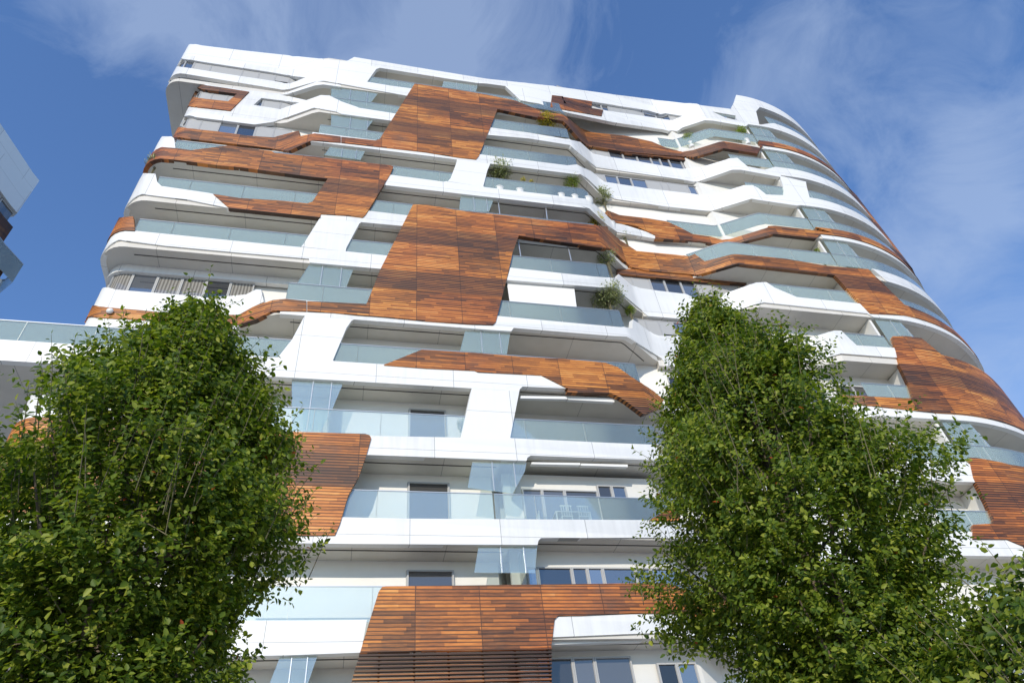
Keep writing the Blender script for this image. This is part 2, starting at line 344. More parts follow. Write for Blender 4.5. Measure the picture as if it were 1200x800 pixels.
def trace(path, spec, off=0.0):
    P = PATH[path]; out = []; base = None; last = None; first = None
    def seg(p0, p1):      # a straight edge in the picture that crosses a bend of the path gets points in between
        a, b = P.hit(*p0, off)[0], P.hit(*p1, off)[0]
        if any(min(a, b) + .02 < sv < max(a, b) - .02 for sv in P.s):
            n = 7
            return [P.hit(p0[0] + (p1[0] - p0[0]) * i / n, p0[1] + (p1[1] - p0[1]) * i / n, off) for i in range(1, n)]
        return []
    for tok in spec.split():
        if ':' in tok: b, tok = tok.split(':'); base = BASE[b]
        if tok.startswith('='):
            X, z = tok[1:].split(','); out.append((P.s_of_x(float(X)), zval(z))); last = None
            if first is None: first = False
        elif tok.startswith('@'):      # metres back round the left corner
            ds, z = tok[1:].split(','); out.append((P.s_of_x(-9.85) - float(ds), zval(z))); last = None
            if first is None: first = False
        elif tok.startswith('#'):
            x, y = map(float, tok[1:].split(',')); q = (x, y)
            if last: out += seg(last, q)
            out.append(P.hit(*q, off)); last = q
        else:
            x, y = map(float, tok.split(',')); q = (base[0] + x / 5, base[1] + y / 5)
            if last: out += seg(last, q)
            out.append(P.hit(*q, off)); last = q
        if first is None: first = q
    if first and last and len(out) > 2: out += seg(last, first)
    return out
def round_poly(pts, r):
    if not r: return pts
    out = []
    n = len(pts)
    for i in range(n):
        a, b, c = (Vector(pts[i - 1]), Vector(pts[i]), Vector(pts[(i + 1) % n]))
        u, v = a - b, c - b
        q = min(r, u.length * 0.45, v.length * 0.45)
        if q < 0.02: out.append(tuple(b)); continue
        u.normalize(); v.normalize()
        for t in (0, 0.33, 0.67, 1): out.append(tuple((b + u * q) * (1 - t) ** 2 + b * 2 * t * (1 - t) + (b + v * q) * t ** 2))
    return out
def panel_bm(path, outer, holes=(), off=0.0, thick=0.2):
    P = PATH[path]
    loops = [[Vector((a, b, 0)) for a, b in L] for L in (outer, *holes)]
    flat = [v for L in loops for v in L]
    tris = tessellate_polygon(loops)
    bm = bmesh.new()
    vs = [bm.verts.new(v) for v in flat]
    for t in tris:
        if len(set(t)) == 3:
            try: bm.faces.new([vs[i] for i in t])
            except ValueError: pass
    bmesh.ops.remove_doubles(bm, verts=bm.verts, dist=1e-4)
    bmesh.ops.dissolve_degenerate(bm, dist=1e-4, edges=bm.edges)
    s0, s1 = min(v.co.x for v in bm.verts), max(v.co.x for v in bm.verts)
    for sv in P.s:
        if s0 + 1e-3 < sv < s1 - 1e-3:
            bmesh.ops.bisect_plane(bm, geom=bm.verts[:] + bm.edges[:] + bm.faces[:], plane_co=(sv, 0, 0), plane_no=(1, 0, 0), dist=1e-5)
    for v in [v for v in bm.verts if not v.link_faces]: bm.verts.remove(v)
    for f in bm.faces:
        if f.normal.z < 0: f.normal_flip()
    bm.normal_update()
    uv = bm.loops.layers.uv.new('UVMap')
    front = bm.faces[:]
    ext = bmesh.ops.extrude_face_region(bm, geom=front)
    back = {g for g in ext['geom'] if isinstance(g, bmesh.types.BMVert)}
    for f in bm.faces:
        for l in f.loops: l[uv].uv = (l.vert.co.x, l.vert.co.y)
    for v in bm.verts:
        s, z = v.co.x, v.co.y
        x, y = P.at(s, off - thick if v not in back else off)
        v.co = Vector((x, y, z))
    return bm
def panel(name, path, spec, mat, parent, holes=(), off=0.0, thick=0.2, r=0.0, label=None):
    outer = trace(path, spec, off) if isinstance(spec, str) else spec
    hs = [trace(path, h, off) if isinstance(h, str) else h for h in holes]
    if r: outer = round_poly(outer, r)
    o = bm_obj(name, panel_bm(path, outer, hs, off, thick), M[mat], parent, smooth=32)
    if label: o['label'] = label
    return o

# ================================================================== MAIN BUILDING
bld = empty('apartment_building', (8, 21, 0), 'curved white apartment block with brown timber slat patches and glass balconies', 'building')
W = lambda path, spec, holes=(), off=0.0, thick=0.22, r=0.0: panel('white_cladding', path, spec, 'white', bld, holes, off, thick, r)
O = lambda path, spec, holes=(), off=0.045, thick=0.2, r=0.0, mat='wood': panel('timber_cladding', path, spec, mat, bld, holes, off, thick, r)
# ---- roof storeys
W('L0R', "a:108,182 118,160 150,90 180,55 530,97 900,137 1130,160 1170,138 b:75,135 500,205 850,262 1200,300 c:540,160 1190,240 d:280,90 300,52 =25.6,k-2+1.3 =36,k-2+1.3 =36,k-2 =27.1,k-2 d:430,103 450,183 =27.4,k-1+1.02 =36,k-1+1.02 =36,k-1 =24.95,k-1 d:370,192 180,158 130,155 0,197 c:870,368 830,365 500,318 230,262 120,228 60,208 0,198 b:1050,388 960,305 850,290 805,288 600,258 225,198 205,205 150,280 290,303 420,320 385,362 0,310 a:1095,297 960,277 740,356 560,333 240,290 110,265 60,268 40,300 45,280 60,250 90,205 112,190 130,190 195,197 400,230 800,290 890,255 200,150 130,140",
  holes=("c:195,168 900,280 840,305 430,245 375,236 200,205", "d:175,105 310,128 318,155 250,140"))
O('L0R', "c:135,158 200,165 205,205 435,245 425,280 125,228", holes=("c:197,168 370,195 365,235 205,205",))
# ---- level 0
O('S', "b:430,290 670,325 850,355 1020,390 1170,450 c:65,258 180,268 215,280 300,350 365,375 560,395 720,430 800,465 900,490 930,485 d:60,330 210,283 240,278 370,300 460,318 =24.9,k0+1.0 =36,k0+1.0 =36,k0+0.35 =24.95,k0+.35 d:440,350 245,320 70,370 c:960,520 790,510 560,490 340,454 300,420 230,340 200,310 50,283 b:1150,490 915,440 880,530 805,715 790,733 690,722 490,690 290,667 0,635 0,602 200,623 225,615")
W('S', "=24.95,k0 =36,k0 =36,k0+.35 =24.95,k0+.35")
W('L1', "a:200,280 240,287 560,331 750,352 760,357 895,388 980,358 1030,360 1100,395 1200,430 b:100,432 330,468 310,510 0,468 a:1070,455 940,432 700,515 590,530 190,480 130,490 108,530 110,515 130,460 165,420 190,370", off=-0.004,
  holes=("a:205,335 250,318 490,350 437,396 190,368", "a:632,375 855,402 740,440 585,415"))
O('L1', "a:212,305 250,293 400,313 560,338 450,448 300,432 155,418 185,375", holes=("a:207,335 250,320 488,350 437,394 193,368",))
# ---- level 1
W('S', "b:840,543 c:0,378 245,420 300,432 375,500 440,515 620,542 890,590 1000,582 d:280,378 320,375 380,425 480,445 =24.9,k1+1.0 =36,k1+1.0 =36,k1 =24.9,k1 d:570,487 340,445 290,445 85,515 c:975,663 395,580 270,480 240,450 0,412 b:830,588")
W('S', "d:570,480 722,515 726,540 750,630 775,640 600,605 592,600 595,560", off=-0.004)
# ---- level 2
W('S', "=-3.6,k2+.95 =3.6,k2+.95 g:415,105 1010,180 c:310,580 365,603 440,665 700,705 1075,748 1150,720 h:960,85 1010,85 1040,100 1090,140 =24.9,k2+1.0 =36,k2+1.0 =36,k2 =24.9,k2 d:670,655 400,615 h:770,235 740,235 500,210 200,165 130,130 40,45 0,20 =10.9,k2 =-3.6,k2")
O('L1', "a:80,575 110,548 130,545 370,570 560,597 700,605 850,566 857,598 945,582 1096,600 1096,634 1030,630 930,622 790,685 770,682 660,665 440,640 85,600")
W('S', "g:275,125 478,148 455,200 432,292 440,297 225,262 240,245 278,145", off=-0.004)
# ---- level 3
O('S', "@4,k3 @4,k3+1.05 @1.5,k3+1.05 e:550,62 630,68 720,80 940,52 1190,85 f:210,97 440,117 890,170 905,175 885,222 835,305 740,460 725,473 640,462 480,452 475,475 240,450 0,425 e:945,420 850,337 f:0,360 240,375 400,392 430,382 520,247 425,237 0,180 e:900,172 640,138 540,130 @1.3,k3")
W('S', "@4,k3+1.05 @4,k3+1.5 @1.9,k3+1.8 a:50,600 105,600 120,612 128,668 @1.4,k3+1.05")
W('S', "f:870,222 1200,265 g:215,262 440,297 1030,365 h:40,170 70,185 200,300 300,330 440,375 440,398 220,360 160,320 50,220 0,205 =10.8,k3 =0.3,k3")
O('S', "h:160,232 230,260 390,278 510,298 590,335 660,372 760,385 830,405 880,400 1110,330 i:100,325 140,322 380,350 480,365 =24.9,k3+1.0 =36,k3+1.0 =36,k3+.35 =24.95,k3+.35 i:380,398 140,370 h:960,415 850,432 840,440 700,412 440,398 440,378 330,325 200,300 160,260")
W('S', "=24.95,k3 =36,k3 =36,k3+.35 =24.95,k3+.35")
# ---- level 4
W('S', "@4,k4 @4,k4+1.3 @2.4,k4+1.6 @1.6,k4+2.0 e:440,215 510,218 520,265 545,290 820,330 850,337 945,420 700,370 430,337 @1.2,k4")
W('S', "f:475,475 480,452 745,457 760,435 990,462 960,524 720,502")
W('S', "f:478,470 720,500 705,510 630,650 625,672 365,645 378,630", off=-0.004)
O('S5', "g:20,398 100,400 320,437 540,460 750,485 960,507 1160,527 h:165,347 225,400 330,470 380,475 640,500 670,487 730,530 890,490 930,490 1200,515 i:450,558 690,578 750,640 820,710 n:1010,5 1060,45 1200,185 =30.5,k5+0.95 =36,k5+.95 =36,k5+.35 n:1200,245 1000,235 880,110 800,20 i:490,612 450,605 0,555 h:920,545 690,610 380,585 300,565 180,460 0,440 g:1190,660 760,600 640,580 600,690 l:900,0 865,150 805,385 790,402 660,398 400,380 140,355 0,345 k:860,330 700,322 700,263 850,270 1045,280 l:50,275 f:830,775")
W('S5', "=27.5,k4 =36,k4 =36,k4+.95 =27.0,k4+.95")
O('RW', "h:215,577 300,575 700,615 1010,655 960,668 700,652 215,602", off=0.0, thick=0.12)
O('RW', "c:560,492 790,507 960,520 1140,550 1060,562 800,522 560,500", off=0.0, thick=0.12)
# ---- level 5
W('S', "@4,k5 @4,k5+1.0 @1.6,k5+1.0 e:300,550 390,552 1190,632 f:365,648 625,672 870,697 835,775 415,738 410,715 0,680 e:570,640 295,605 @1.2,k5")
O('S', "@4,k5+1.0 @4,k5+1.5 @2.0,k5+1.75 e:290,475 380,468 390,550 330,548 @1.4,k5+1.0")
W('S5', "m:90,68 580,120 715,130 725,105 800,170 850,187 960,203 1120,222 =17,k5+1.05 n:150,118 330,55 390,52 440,85 570,140 960,180 985,215 =24.9,k5+.9 =36,k5+.9 =36,k5 =24.9,k5 n:980,235 375,172 330,180 210,220 =17.3,k5 =13.2,k5 m:860,316 710,190 70,140")
# ---- level 6
O('L1', "j:435,355 475,305 540,292 820,316 1000,335 k:100,345 300,345 380,298 500,257 575,250 695,262 695,322 575,318 500,318 390,375 300,400 100,395 j:820,370 520,355 425,370")
W('L1', "j:470,308 520,215 540,192 590,190 1190,237 k:100,245 340,225 400,195 430,197 445,268 380,298 300,343 100,345 j:1000,335 820,318 540,293", off=-0.004)
W('L1', "j:425,372 520,357 820,372 1000,387 k:100,397 300,402 290,425 j:1000,420 700,415 415,407", off=-0.004)
ZH = trace('L1', 'j:900,100')[0][1]
W('L1w', [(PATH['L1w'].s[0], ZH), (-2.6, ZH), (-2.6, ZK(5) + .06), (PATH['L1w'].s[0], ZK(5) + .06)])
W('S', "=-3.4,k6 =-3.4,k6+.9 =4.3,k6+.9 m:10,350 500,395 780,420 805,425 808,370 930,455 960,466 1100,470 =17,k6+1.05 n:600,392 790,335 830,337 880,385 920,422 1140,437 1165,495 830,470 630,522 =18.5,k6 =13.3,k6 m:980,600 780,475 110,420 95,440 =5.0,k6")
W('S', "k:690,340 972,372 960,378 930,420 850,610 860,617 525,597 610,490", off=-0.004)
O('S', "o:430,170 510,168 600,180 =27.6,k6+1.0 =36,k6+1.0 =36,k7+.35 =24.9,k7+.33 o:400,585 130,560 100,512 550,533 520,440 470,335")
# ---- level 7
W('T', "=-15.5,k7 =-15.5,k7+.95 =5.2,k7+.95 m:280,697 330,725 430,775 r:530,125 260,113 =5.5,k7+.2 =5.3,k7")
O('S', "l:150,636 370,548 680,565 950,590 m:400,600 650,625 720,650 790,700 930,790 r:1090,190 1065,245 970,275 870,200 820,170 780,152 525,147 530,125 370,45 0,27 l:680,668 400,655")
W('S', "=12.7,k7 =24.8,k7 =24.8,k7+.95 =12.9,k7+.95", off=-0.003)
W('S', "=24.85,k7 =36,k7 =36,k7+.35 =24.85,k7+.35")
W('S', "q:1165,120 r:262,113 245,130 190,412 200,422 q:1098,415 1110,370", off=-0.004)
# ---- level 8
W('S', "=-10.6,k8+.95 q:575,402 1100,412 r:190,415 750,442 1070,455 =12.8,k8+1.0 =12.8,k8+.3 r:1060,545 310,517 290,530 285,548 =-10.6,k8")
W('S', "=12.82,k8 =24.85,k8 =24.85,k8+1.0 =12.82,k8+1.0")
W('S', "=24.85,k8 =36,k8 =36,k8+.9 =24.85,k8+.9")
W('S', "p:65,275 100,190 130,125 160,112 280,115 330,130 330,265 130,262")
O('S', "=-10.85,k8+.98 q:110,378 540,390 565,398 575,415 545,520 505,635 t:340,100 290,270 262,332 60,335 =-10.85,k9+.95")
O('S', "s:880,280 920,280 =27,k8+.98 =36,k8+.98 =36,k9+.33 =25,k9+.33 s:1100,757 900,757 900,672 1022,665 1018,640 980,545 905,395")
# ---- level 9
W('S', "=-10.6,k9+.95 t:310,228 690,236 u:900,245 1050,250 =12.8,k9+1.0 =12.8,k9+.3 u:920,347 270,350 255,365 250,390 =0,k9 =-10.6,k9")
W('S', "=12.82,k9 =24.85,k9 =24.85,k9+1.0 =12.82,k9+1.0")
W('S', "=24.85,k9 =36,k9 =36,k9+.33 =24.85,k9+.33")
O('S', "u:905,247 1030,170 1085,165 1085,245 1050,251")
# ---- level 10
W('S', "=-10.6,k10+.95 v:390,432 750,428 715,620 250,637 =-10.6,k10")
W('S', "w:345,440 360,412 500,404 1040,390 1100,395 1200,420 #832,729 #872,729 =24.9,k10+.95 =36,k10+.95 =36,k10 =12.9,k10 w:1190,545 1080,505 860,508 340,530")
O('S', "v:840,235 860,232 w:0,225 800,215 1000,213 1040,225 1225,290 #872,700 #872,727 #832,727 w:1120,393 800,388 500,402 372,403 350,425 330,588 0,598 v:710,620 820,262")
# lower storeys, below the picture
for k in (11, 12):
    W('S', f"=-10.6,k{k} =36,k{k} =36,k{k}+.95 =-10.6,k{k}+.95")
# timber flank beyond the curved end
O('E', [(a, b) for a, b in zip([PATH['E'].s[0], PATH['E'].s[-1], PATH['E'].s[-1], PATH['E'].s[0]], [ZK(2) - 0.9, ZK(2) - 0.9, ZK(0) + 0.9, ZK(0) + 0.9])])
# open louvres at the foot of the lowest timber patch: real slats with gaps
def louvre(path, spec, z0, z1):
    pts = trace(path, spec); P = PATH[path]
    bm = bmesh.new(); uvl = bm.loops.layers.uv.new('UVMap')
    zz = z0
    while zz < z1:
        xs = []
        for (a, b), (c, d) in zip(pts, pts[1:] + pts[:1]):
            if (b - zz) * (d - zz) < 0: xs.append(a + (zz - b) / (d - b) * (c - a))
        xs.sort()
        if len(xs) >= 2:
            (x0, y0), (x1, y1) = P.at(xs[0], 0.0), P.at(xs[-1], 0.0)
            f0 = len(bm.faces)
            bm_box(bm, ((x0 + x1) / 2, y0 - 0.03, zz), (x1 - x0, 0.10, 0.05))
        zz += 0.105
    for x in np.arange(math.ceil(min(p[0] for p in pts) / 0.95) * 0.95, max(p[0] for p in pts), 0.95):
        zs = []
        for (a, b), (c, d) in zip(pts, pts[1:] + pts[:1]):
            if (a - x) * (c - x) < 0: zs.append(b + (x - a) / (c - a) * (d - b))
        if len(zs) >= 2:
            X, Y = P.at(x, 0.0)
            bm_box(bm, (X, Y + 0.05, (min(zs) + max(zs)) / 2), (0.05, 0.05, max(zs) - min(zs)))
    for f in bm.faces:
        for l in f.loops: l[uvl].uv = (l.vert.co.x, l.vert.co.z)
    o = bm_obj('timber_louvre', bm, M['wood'], bld)
    o['label'] = 'open timber louvre slats with gaps between them'
louvre('S', "v:708,625 w:0,600 w:330,590 w:330,1000 v:600,1000", ZK(11) + 0.9, ZK(10) + 0.6)

# ---- back walls, fin walls, slabs, roof
def rect(path, X0, X1, z0, z1): 
    P = PATH[path]; a, b = (P.s_of_x(X0) if X0 is not None else P.s[0]), (P.s_of_x(X1) if X1 is not None else P.s[-1])
    return [(a, z0), (b, z0), (b, z1), (a, z1)]
for k in range(-2, 13):
    zt = ZK(k - 1) + 0.1 if k > -1 else (45.9 if k == -1 else ZK(-2) + .3)
    x0, x1 = None, None
    if k == -2: x0 = 25.0
    panel('rear_wall', 'B2' if k in (-1, 0, 1, 2, 6, 7) else 'B', rect('B', x0, x1, ZK(k) + 0.1, zt), 'wall', bld, thick=0.15)
    if k >= 0:
        bm = bmesh.new(); bm_box(bm, (24.78, 20.87, ZK(k) + H_FL / 2 - 0.5), (0.14, 1.0, H_FL - 0.05 + 1.0) if False else (0.14, 0.95, H_FL - 0.12))
        for v in bm.verts: v.co.z += 0.55
        bm_obj('side_wall', bm, M['wall'], bld)
def slab(k, kind, lift=0.03, X0=None, X1=None):
    P = PATH[kind]; pts = []
    s0 = P.s[0] if X0 is None else P.s_of_x(X0); s1 = P.s[-1] if X1 is None else P.s_of_x(X1)
    ss = sorted({s0, s1, *[s for s in P.s if s0 < s < s1]})
    for s in ss: pts.append(P.at(s, -0.06))
    yb = 30.0 if X1 is None or True else 26
    bot = [(pts[0][0], yb)] + [tuple(p) for p in pts] + [(pts[-1][0], yb)]
    bm = bmesh.new(); z = ZK(k) + lift
    f = bm.faces.new([bm.verts.new((x, y, z)) for x, y in bot])
    r = bmesh.ops.extrude_face_region(bm, geom=[f])
    for v in r['geom']:
        if isinstance(v, bmesh.types.BMVert): v.co.z += 0.35
    bmesh.ops.triangulate(bm, faces=bm.faces[:], ngon_method='EAR_CLIP')
    bm_obj('floor_slab', bm, M['soffit'], bld)
KIND = {-2: None, -1: 'L0', 0: 'L0', 1: 'L1', 2: 'L1', 6: 'L1'}
for k in range(-2, 13):
    kd = KIND.get(k, 'S')
    hi = 0.1 if k < 3 else min(0.34, 0.05 * (k - 3) + 0.14)
    if k == -2: slab(k, 'S', 0.03, 25.2, None); continue
    if k == 7: slab(k, 'T', 0.03, -14.6, 4.9)
    else: slab(k, kd, 0.03, None, 4.9)
    if k == -1: slab(k, 'L0R', hi, 4.905, 18.0); slab(k, 'S', 0.03, 18.01, None)
    else: slab(k, 'S', hi, 4.905, 13.0); slab(k, 'S5' if k in (4, 5) else 'S', 0.03, 13.005, None)
M['joint'] = plain('dark_joint', (0.05, 0.047, 0.042), 0.8)
for k in range(1, 11):
    hi = 0.1 if k < 3 else min(0.34, 0.05 * (k - 3) + 0.14)
    xl = {1: -3.0, 2: -3.0, 6: -3.0}.get(k, -9.6)
    panel('soffit_joint', 'S', [(xl, ZK(k) + .012), (4.85, ZK(k) + .012), (4.85, ZK(k) + .028), (xl, ZK(k) + .028)], 'joint', bld, off=-0.42, thick=0.035)
    panel('soffit_joint', 'S', [(4.95, ZK(k) + hi - .018), (12.9, ZK(k) + hi - .018), (12.9, ZK(k) + hi - .002), (4.95, ZK(k) + hi - .002)], 'joint', bld, off=-0.42, thick=0.035)
bm = bmesh.new(); bm_box(bm, (0.3, 27.6, 45.75), (24.4, 11.5, 0.2)); bm_obj('roof', bm, M['soffit'], bld)
bm = bmesh.new(); bm_box(bm, (22.5, 27.0, 46.9), (20, 9.0, 0.2)); bm_obj('roof', bm, M['soffit'], bld)

# ---- windows: every pane is a framed window of its own
def window(path, X0, X1, z0, z1, kind, off, slant=0.0):
    P = PATH[path]; s0, s1 = (X0, X1)
    o = panel('window', path, [(s0, z0), (s1, z0), (s1, z1), (s0, z1)], 'frame', bld,
              holes=([(s0 + .045, z0 + .05), (s0 + .045, z1 - .05), (s1 - .045, z1 - .05), (s1 - .045, z0 + .05)],), off=off, thick=0.08)
    gk = {'d': 'dark', 'c': 'curtain'}.get(kind, 'pane')
    panel('pane', path, [(s0 + .04, z0 + .04), (s1 - .04, z0 + .04), (s1 - .04, z1 - .04), (s0 + .04, z1 - .04)], gk, o, off=off - 0.05, thick=0.02)
    if kind in 'bh':
        zb = z0 + (0.05 if kind == 'b' else (z1 - z0) * random.uniform(0.22, 0.34))
        panel('blind', path, [(s0 + .05, zb), (s1 - .05, zb), (s1 - .05, z1 - .05), (s0 + .05, z1 - .05)], 'blind', o, off=off - 0.012, thick=0.015)
    return o
def strip(path, sa, sb, z0, z1, kinds, off=-0.1, widths=None):
    n = len(kinds); w = np.array(widths if widths else [1] * n, float); w = np.concatenate([[0], np.cumsum(w) / w.sum()])
    for i, kd in enumerate(kinds):
        window(path, sa + (sb - sa) * w[i] + .004, sa + (sb - sa) * w[i + 1] - .004, z0, z1, kd, off)
def pz(path, spec): return trace(path, spec)[0]
# left enclosed storeys
def sx(path, spec): return pz(path, spec)[0]
def zz_(path, spec): return pz(path, spec)[1]
strip('L0w', sx('L0w', 'a:110,180') - 0.8, sx('L0w', 'a:900,270'), zz_('L0', 'a:400,240'), zz_('L0', 'a:400,172'), 'gggbhbhhh', widths=[.9, .7, .6, 1, 1.9, 1, 1, .9, 1.1])
strip('L1w', sx('L1w', 'a:200,350') - 0.5, sx('L1w', 'a:500,350'), zz_('L1', 'a:300,385'), zz_('L1', 'a:300,320'), 'ggbbb', widths=[.7, .6, .9, 1, .7])
strip('L1w', sx('L1w', 'a:580,410'), sx('L1w', 'a:860,420'), zz_('L1', 'a:680,435'), zz_('L1', 'a:680,375'), 'gbh', widths=[.5, 1, 1.2])
strip('L1w', sx('L1w', 'a:108,530') - 0.6, sx('L1w', 'a:800,600') , zz_('L1', 'a:400,585'), zz_('L1', 'a:400,500'), 'gghhgghb', widths=[.6, .7, 1, 1.1, 1.1, 1.1, 1.1, 1.1], off=-0.12)
strip('L1w', sx('L1w', 'j:545,170') - 0.9, sx('L1w', 'k:380,200'), zz_('L1', 'j:900,225'), zz_('L1', 'j:900,95'), 'ggcgccgc', widths=[.8, .8, 1.2, 1.2, 1.2, 1.2, 1.2, 1.2], off=-0.12)
strip('L1w', PATH['L1w'].s_of_x(-9.9) - 1.6, PATH['L1w'].s_of_x(-5.7), ZK(7) + 0.95, ZK(6) - 0.25, 'ggbbbb', off=-0.1)
strip('L1w', PATH['L1w'].s_of_x(-9.9) - 1.6, PATH['L1w'].s_of_x(-5.7), ZK(8) + 0.95, ZK(7) - 0.5, 'ggbgbb', off=-0.1)
# recessed bay
A, B_ = PATH['S'].s_of_x(12.85), PATH['S'].s_of_x(19.6)
strip('L0R', sx('L0R', 'c:195,190'), sx('L0R', 'c:905,290'), zz_('L0R', 'c:500,260'), zz_('L0R', 'c:500,205'), 'bggbbbggb', widths=[1.7, .75, .45, .75, .4, 1.0, .75, .7, .6], off=-0.12)
strip('RW', sx('RW', 'c:330,470'), sx('RW', 'c:1060,570'), zz_('RW', 'c:620,545'), zz_('RW', 'c:620,490'), 'bhgggggggg', widths=[.55, .7, .75, .75, .75, .5, .5, .7, .75, .75], off=-0.13)
strip('RW', sx('RW', 'c:365,620'), sx('RW', 'c:1165,725'), zz_('RW', 'c:700,708'), zz_('RW', 'c:700,645'), 'bgggbbbggb', widths=[.75, .7, .75, .85, .8, .4, 1.1, .75, .75, .7], off=-0.13)
strip('RW', sx('RW', 'h:225,620'), sx('RW', 'h:930,670'), zz_('RW', 'h:520,722'), zz_('RW', 'h:520,625'), 'bhggghbb', widths=[.8, 1, .85, .95, .85, 1, .8, .8], off=-0.13)
strip('RW', sx('RW', 'm:820,400'), PATH['RW'].s_of_x(19.3), zz_('RW', 'm:1000,468'), zz_('RW', 'm:1000,370'), 'bbhggbggbb', off=-0.13)
strip('B', PATH['B'].s_of_x(13.3), PATH['B'].s_of_x(20.6), ZK(7) + 1.3, ZK(6) - 0.45, 'ddddddddd', off=0.09)
strip('B', PATH['B'].s_of_x(13.3), PATH['B'].s_of_x(19.3), ZK(8) + 1.0, ZK(7) - 0.6, 'gdgbgdg', off=0.09)
strip('B', PATH['B'].s_of_x(20.5), PATH['B'].s_of_x(24.0), ZK(6) + 1.0, ZK(5) - 0.7, 'ggbg', off=0.09)
strip('B', PATH['B'].s_of_x(21.5), PATH['B'].s_of_x(24.2), ZK(7) + 0.9, ZK(6) - 0.6, 'gdg', off=0.09)
# loggia doors and windows
for k, xa, xb in ((8, 1.72, 3.12), (9, 1.72, 3.15), (10, 1.72, 3.2)):
    strip('B', PATH['B'].s_of_x(xa), PATH['B'].s_of_x(xb), ZK(k) + 0.5, ZK(k - 1) - 0.3, 'd', off=0.09)
strip('B', PATH['B'].s_of_x(5.7), PATH['B'].s_of_x(9.9), ZK(8) + .5, ZK(7) - 0.9, 'ggggg', off=0.09)
strip('B', PATH['B'].s_of_x(10.8), PATH['B'].s_of_x(12.8), ZK(8) + .5, ZK(7) - 0.9, 'gg', off=0.09)
for k in (4, 5, 6):
    strip('B', PATH['B'].s_of_x(6.8), PATH['B'].s_of_x(12.2), ZK(k) + .5, ZK(k - 1) - 0.7, 'ggggg', off=0.09)
# the lowest loggias of the front bay are shallow: window walls 0.85 m behind the front
for k in (9, 10, 11):
    zt = ZK(k - 1) + .1
    panel('rear_wall', 'S', [(5.25, ZK(k) + .1), (PATH['S'].s_of_x(12.6), ZK(k) + .1), (PATH['S'].s_of_x(12.6), zt), (5.25, zt)], 'wall', bld, off=-0.93, thick=0.1)
strip('S', 5.9, 8.75, ZK(9) + .6, ZK(8) - .55, 'ddd', off=-0.84, widths=[.7, .8, 1.2])
strip('S', 8.76, 9.9, ZK(9) + 1.6, ZK(8) - .3, 'dg', off=-0.84)
strip('S', PATH['S'].s_of_x(11.6), PATH['S'].s_of_x(12.4), ZK(9) + 1.6, ZK(8) - .4, 'd', off=-0.84)
strip('S', 5.75, PATH['S'].s_of_x(12.3), ZK(10) + .9, ZK(9) - .25, 'gggggggg', off=-0.84, widths=[.4, 1.3, .6, .6, 1.3, .6, 1.4, 1.4])
strip('S', 5.75, 8.7, ZK(11) + .5, ZK(10) + .12, 'ddd', off=-0.8, widths=[1.1, .7, 1.2])
strip('S', 9.5, 10.8, ZK(11) + 1.6, ZK(10) - .1, 'dg', off=-0.8)

# ---- glass railings and screens
def railing(path, X0, X1, k, lo=0.9, hi=1.95, off=-0.07):
    P = PATH[path]; a, b = P.s_of_x(X0), P.s_of_x(X1)
    o = panel('balcony_railing', path, [(a, ZK(k) + lo), (b, ZK(k) + lo), (b, ZK(k) + hi), (a, ZK(k) + hi)], 'rail', bld, off=off, thick=0.016)
    panel('handrail', path, [(a, ZK(k) + hi), (b, ZK(k) + hi), (b, ZK(k) + hi + .025), (a, ZK(k) + hi + .025)], 'steel', o, off=off + 0.008, thick=0.035)
    bm = bmesh.new()
    s = a + 1.4
    while s < b - 0.5:
        x, y = P.at(s, off - 0.01); bm_box(bm, (x, y, ZK(k) + (lo + hi) / 2), (0.012, 0.02, hi - lo)); s += 2.3
    bm_obj('glass_joint', bm, M['steel'], o)
for k, X0 in {0: -3.0, 1: -3.3, 2: -3.3, 3: -9.8, 4: -9.8, 5: -9.8, 6: -3.3, 7: -15.5, 8: -3, 9: -3, 10: -3}.items():
    p_ = 'T' if k == 7 else 'S'
    railing(p_, X0, 4.5, k); railing('S', 4.55, {0: 11.4, 3: 11.4}.get(k, 11.1), k)
for k in range(0, 11):
    railing('S5' if k in (4, 5) else 'S', {0: 18.3, 3: 16.4, 4: 16.6, 5: 19.5}.get(k, 21.9), 24.82, k)
    if k not in (6, 8): railing('S', 24.9, 36, k)
railing('S', 27.0, 36, -1); railing('S', 22.6, 25.2, -1)
railing('S', 24.9, 36, 8)
def screen(path, spec, posts=()):
    o = panel('glass_screen', path, spec, 'screen', bld, off=-0.11, thick=0.018)
    pts = trace(path, spec, -0.11); P = PATH[path]
    xs = [p[0] for p in pts]; bm = bmesh.new(); n = 2
    for i in range(n):
        x = min(xs) + (max(xs) - min(xs)) * (0.42 + 0.36 * i)
        zs = []
        for (a, b), (c, d) in zip(pts, pts[1:] + pts[:1]):
            if (a - x) * (c - x) < 0: zs.append(b + (x - a) / (c - a) * (d - b))
        if len(zs) >= 2:
            X, Y = P.at(x, -0.1)
            bm = bmesh.new(); bm_box(bm, (X, Y, (min(zs) + max(zs)) / 2), (0.025, 0.03, max(zs) - min(zs))); bm_obj('glass_post', bm, M['steel'], o)
            if i == 1: bm = bmesh.new(); bm_box(bm, (X, Y + 0.5, (min(zs) + max(zs)) / 2), (0.016, 0.9, max(zs) - min(zs))); bm_obj('glass_fin', bm, M['screen'], o)
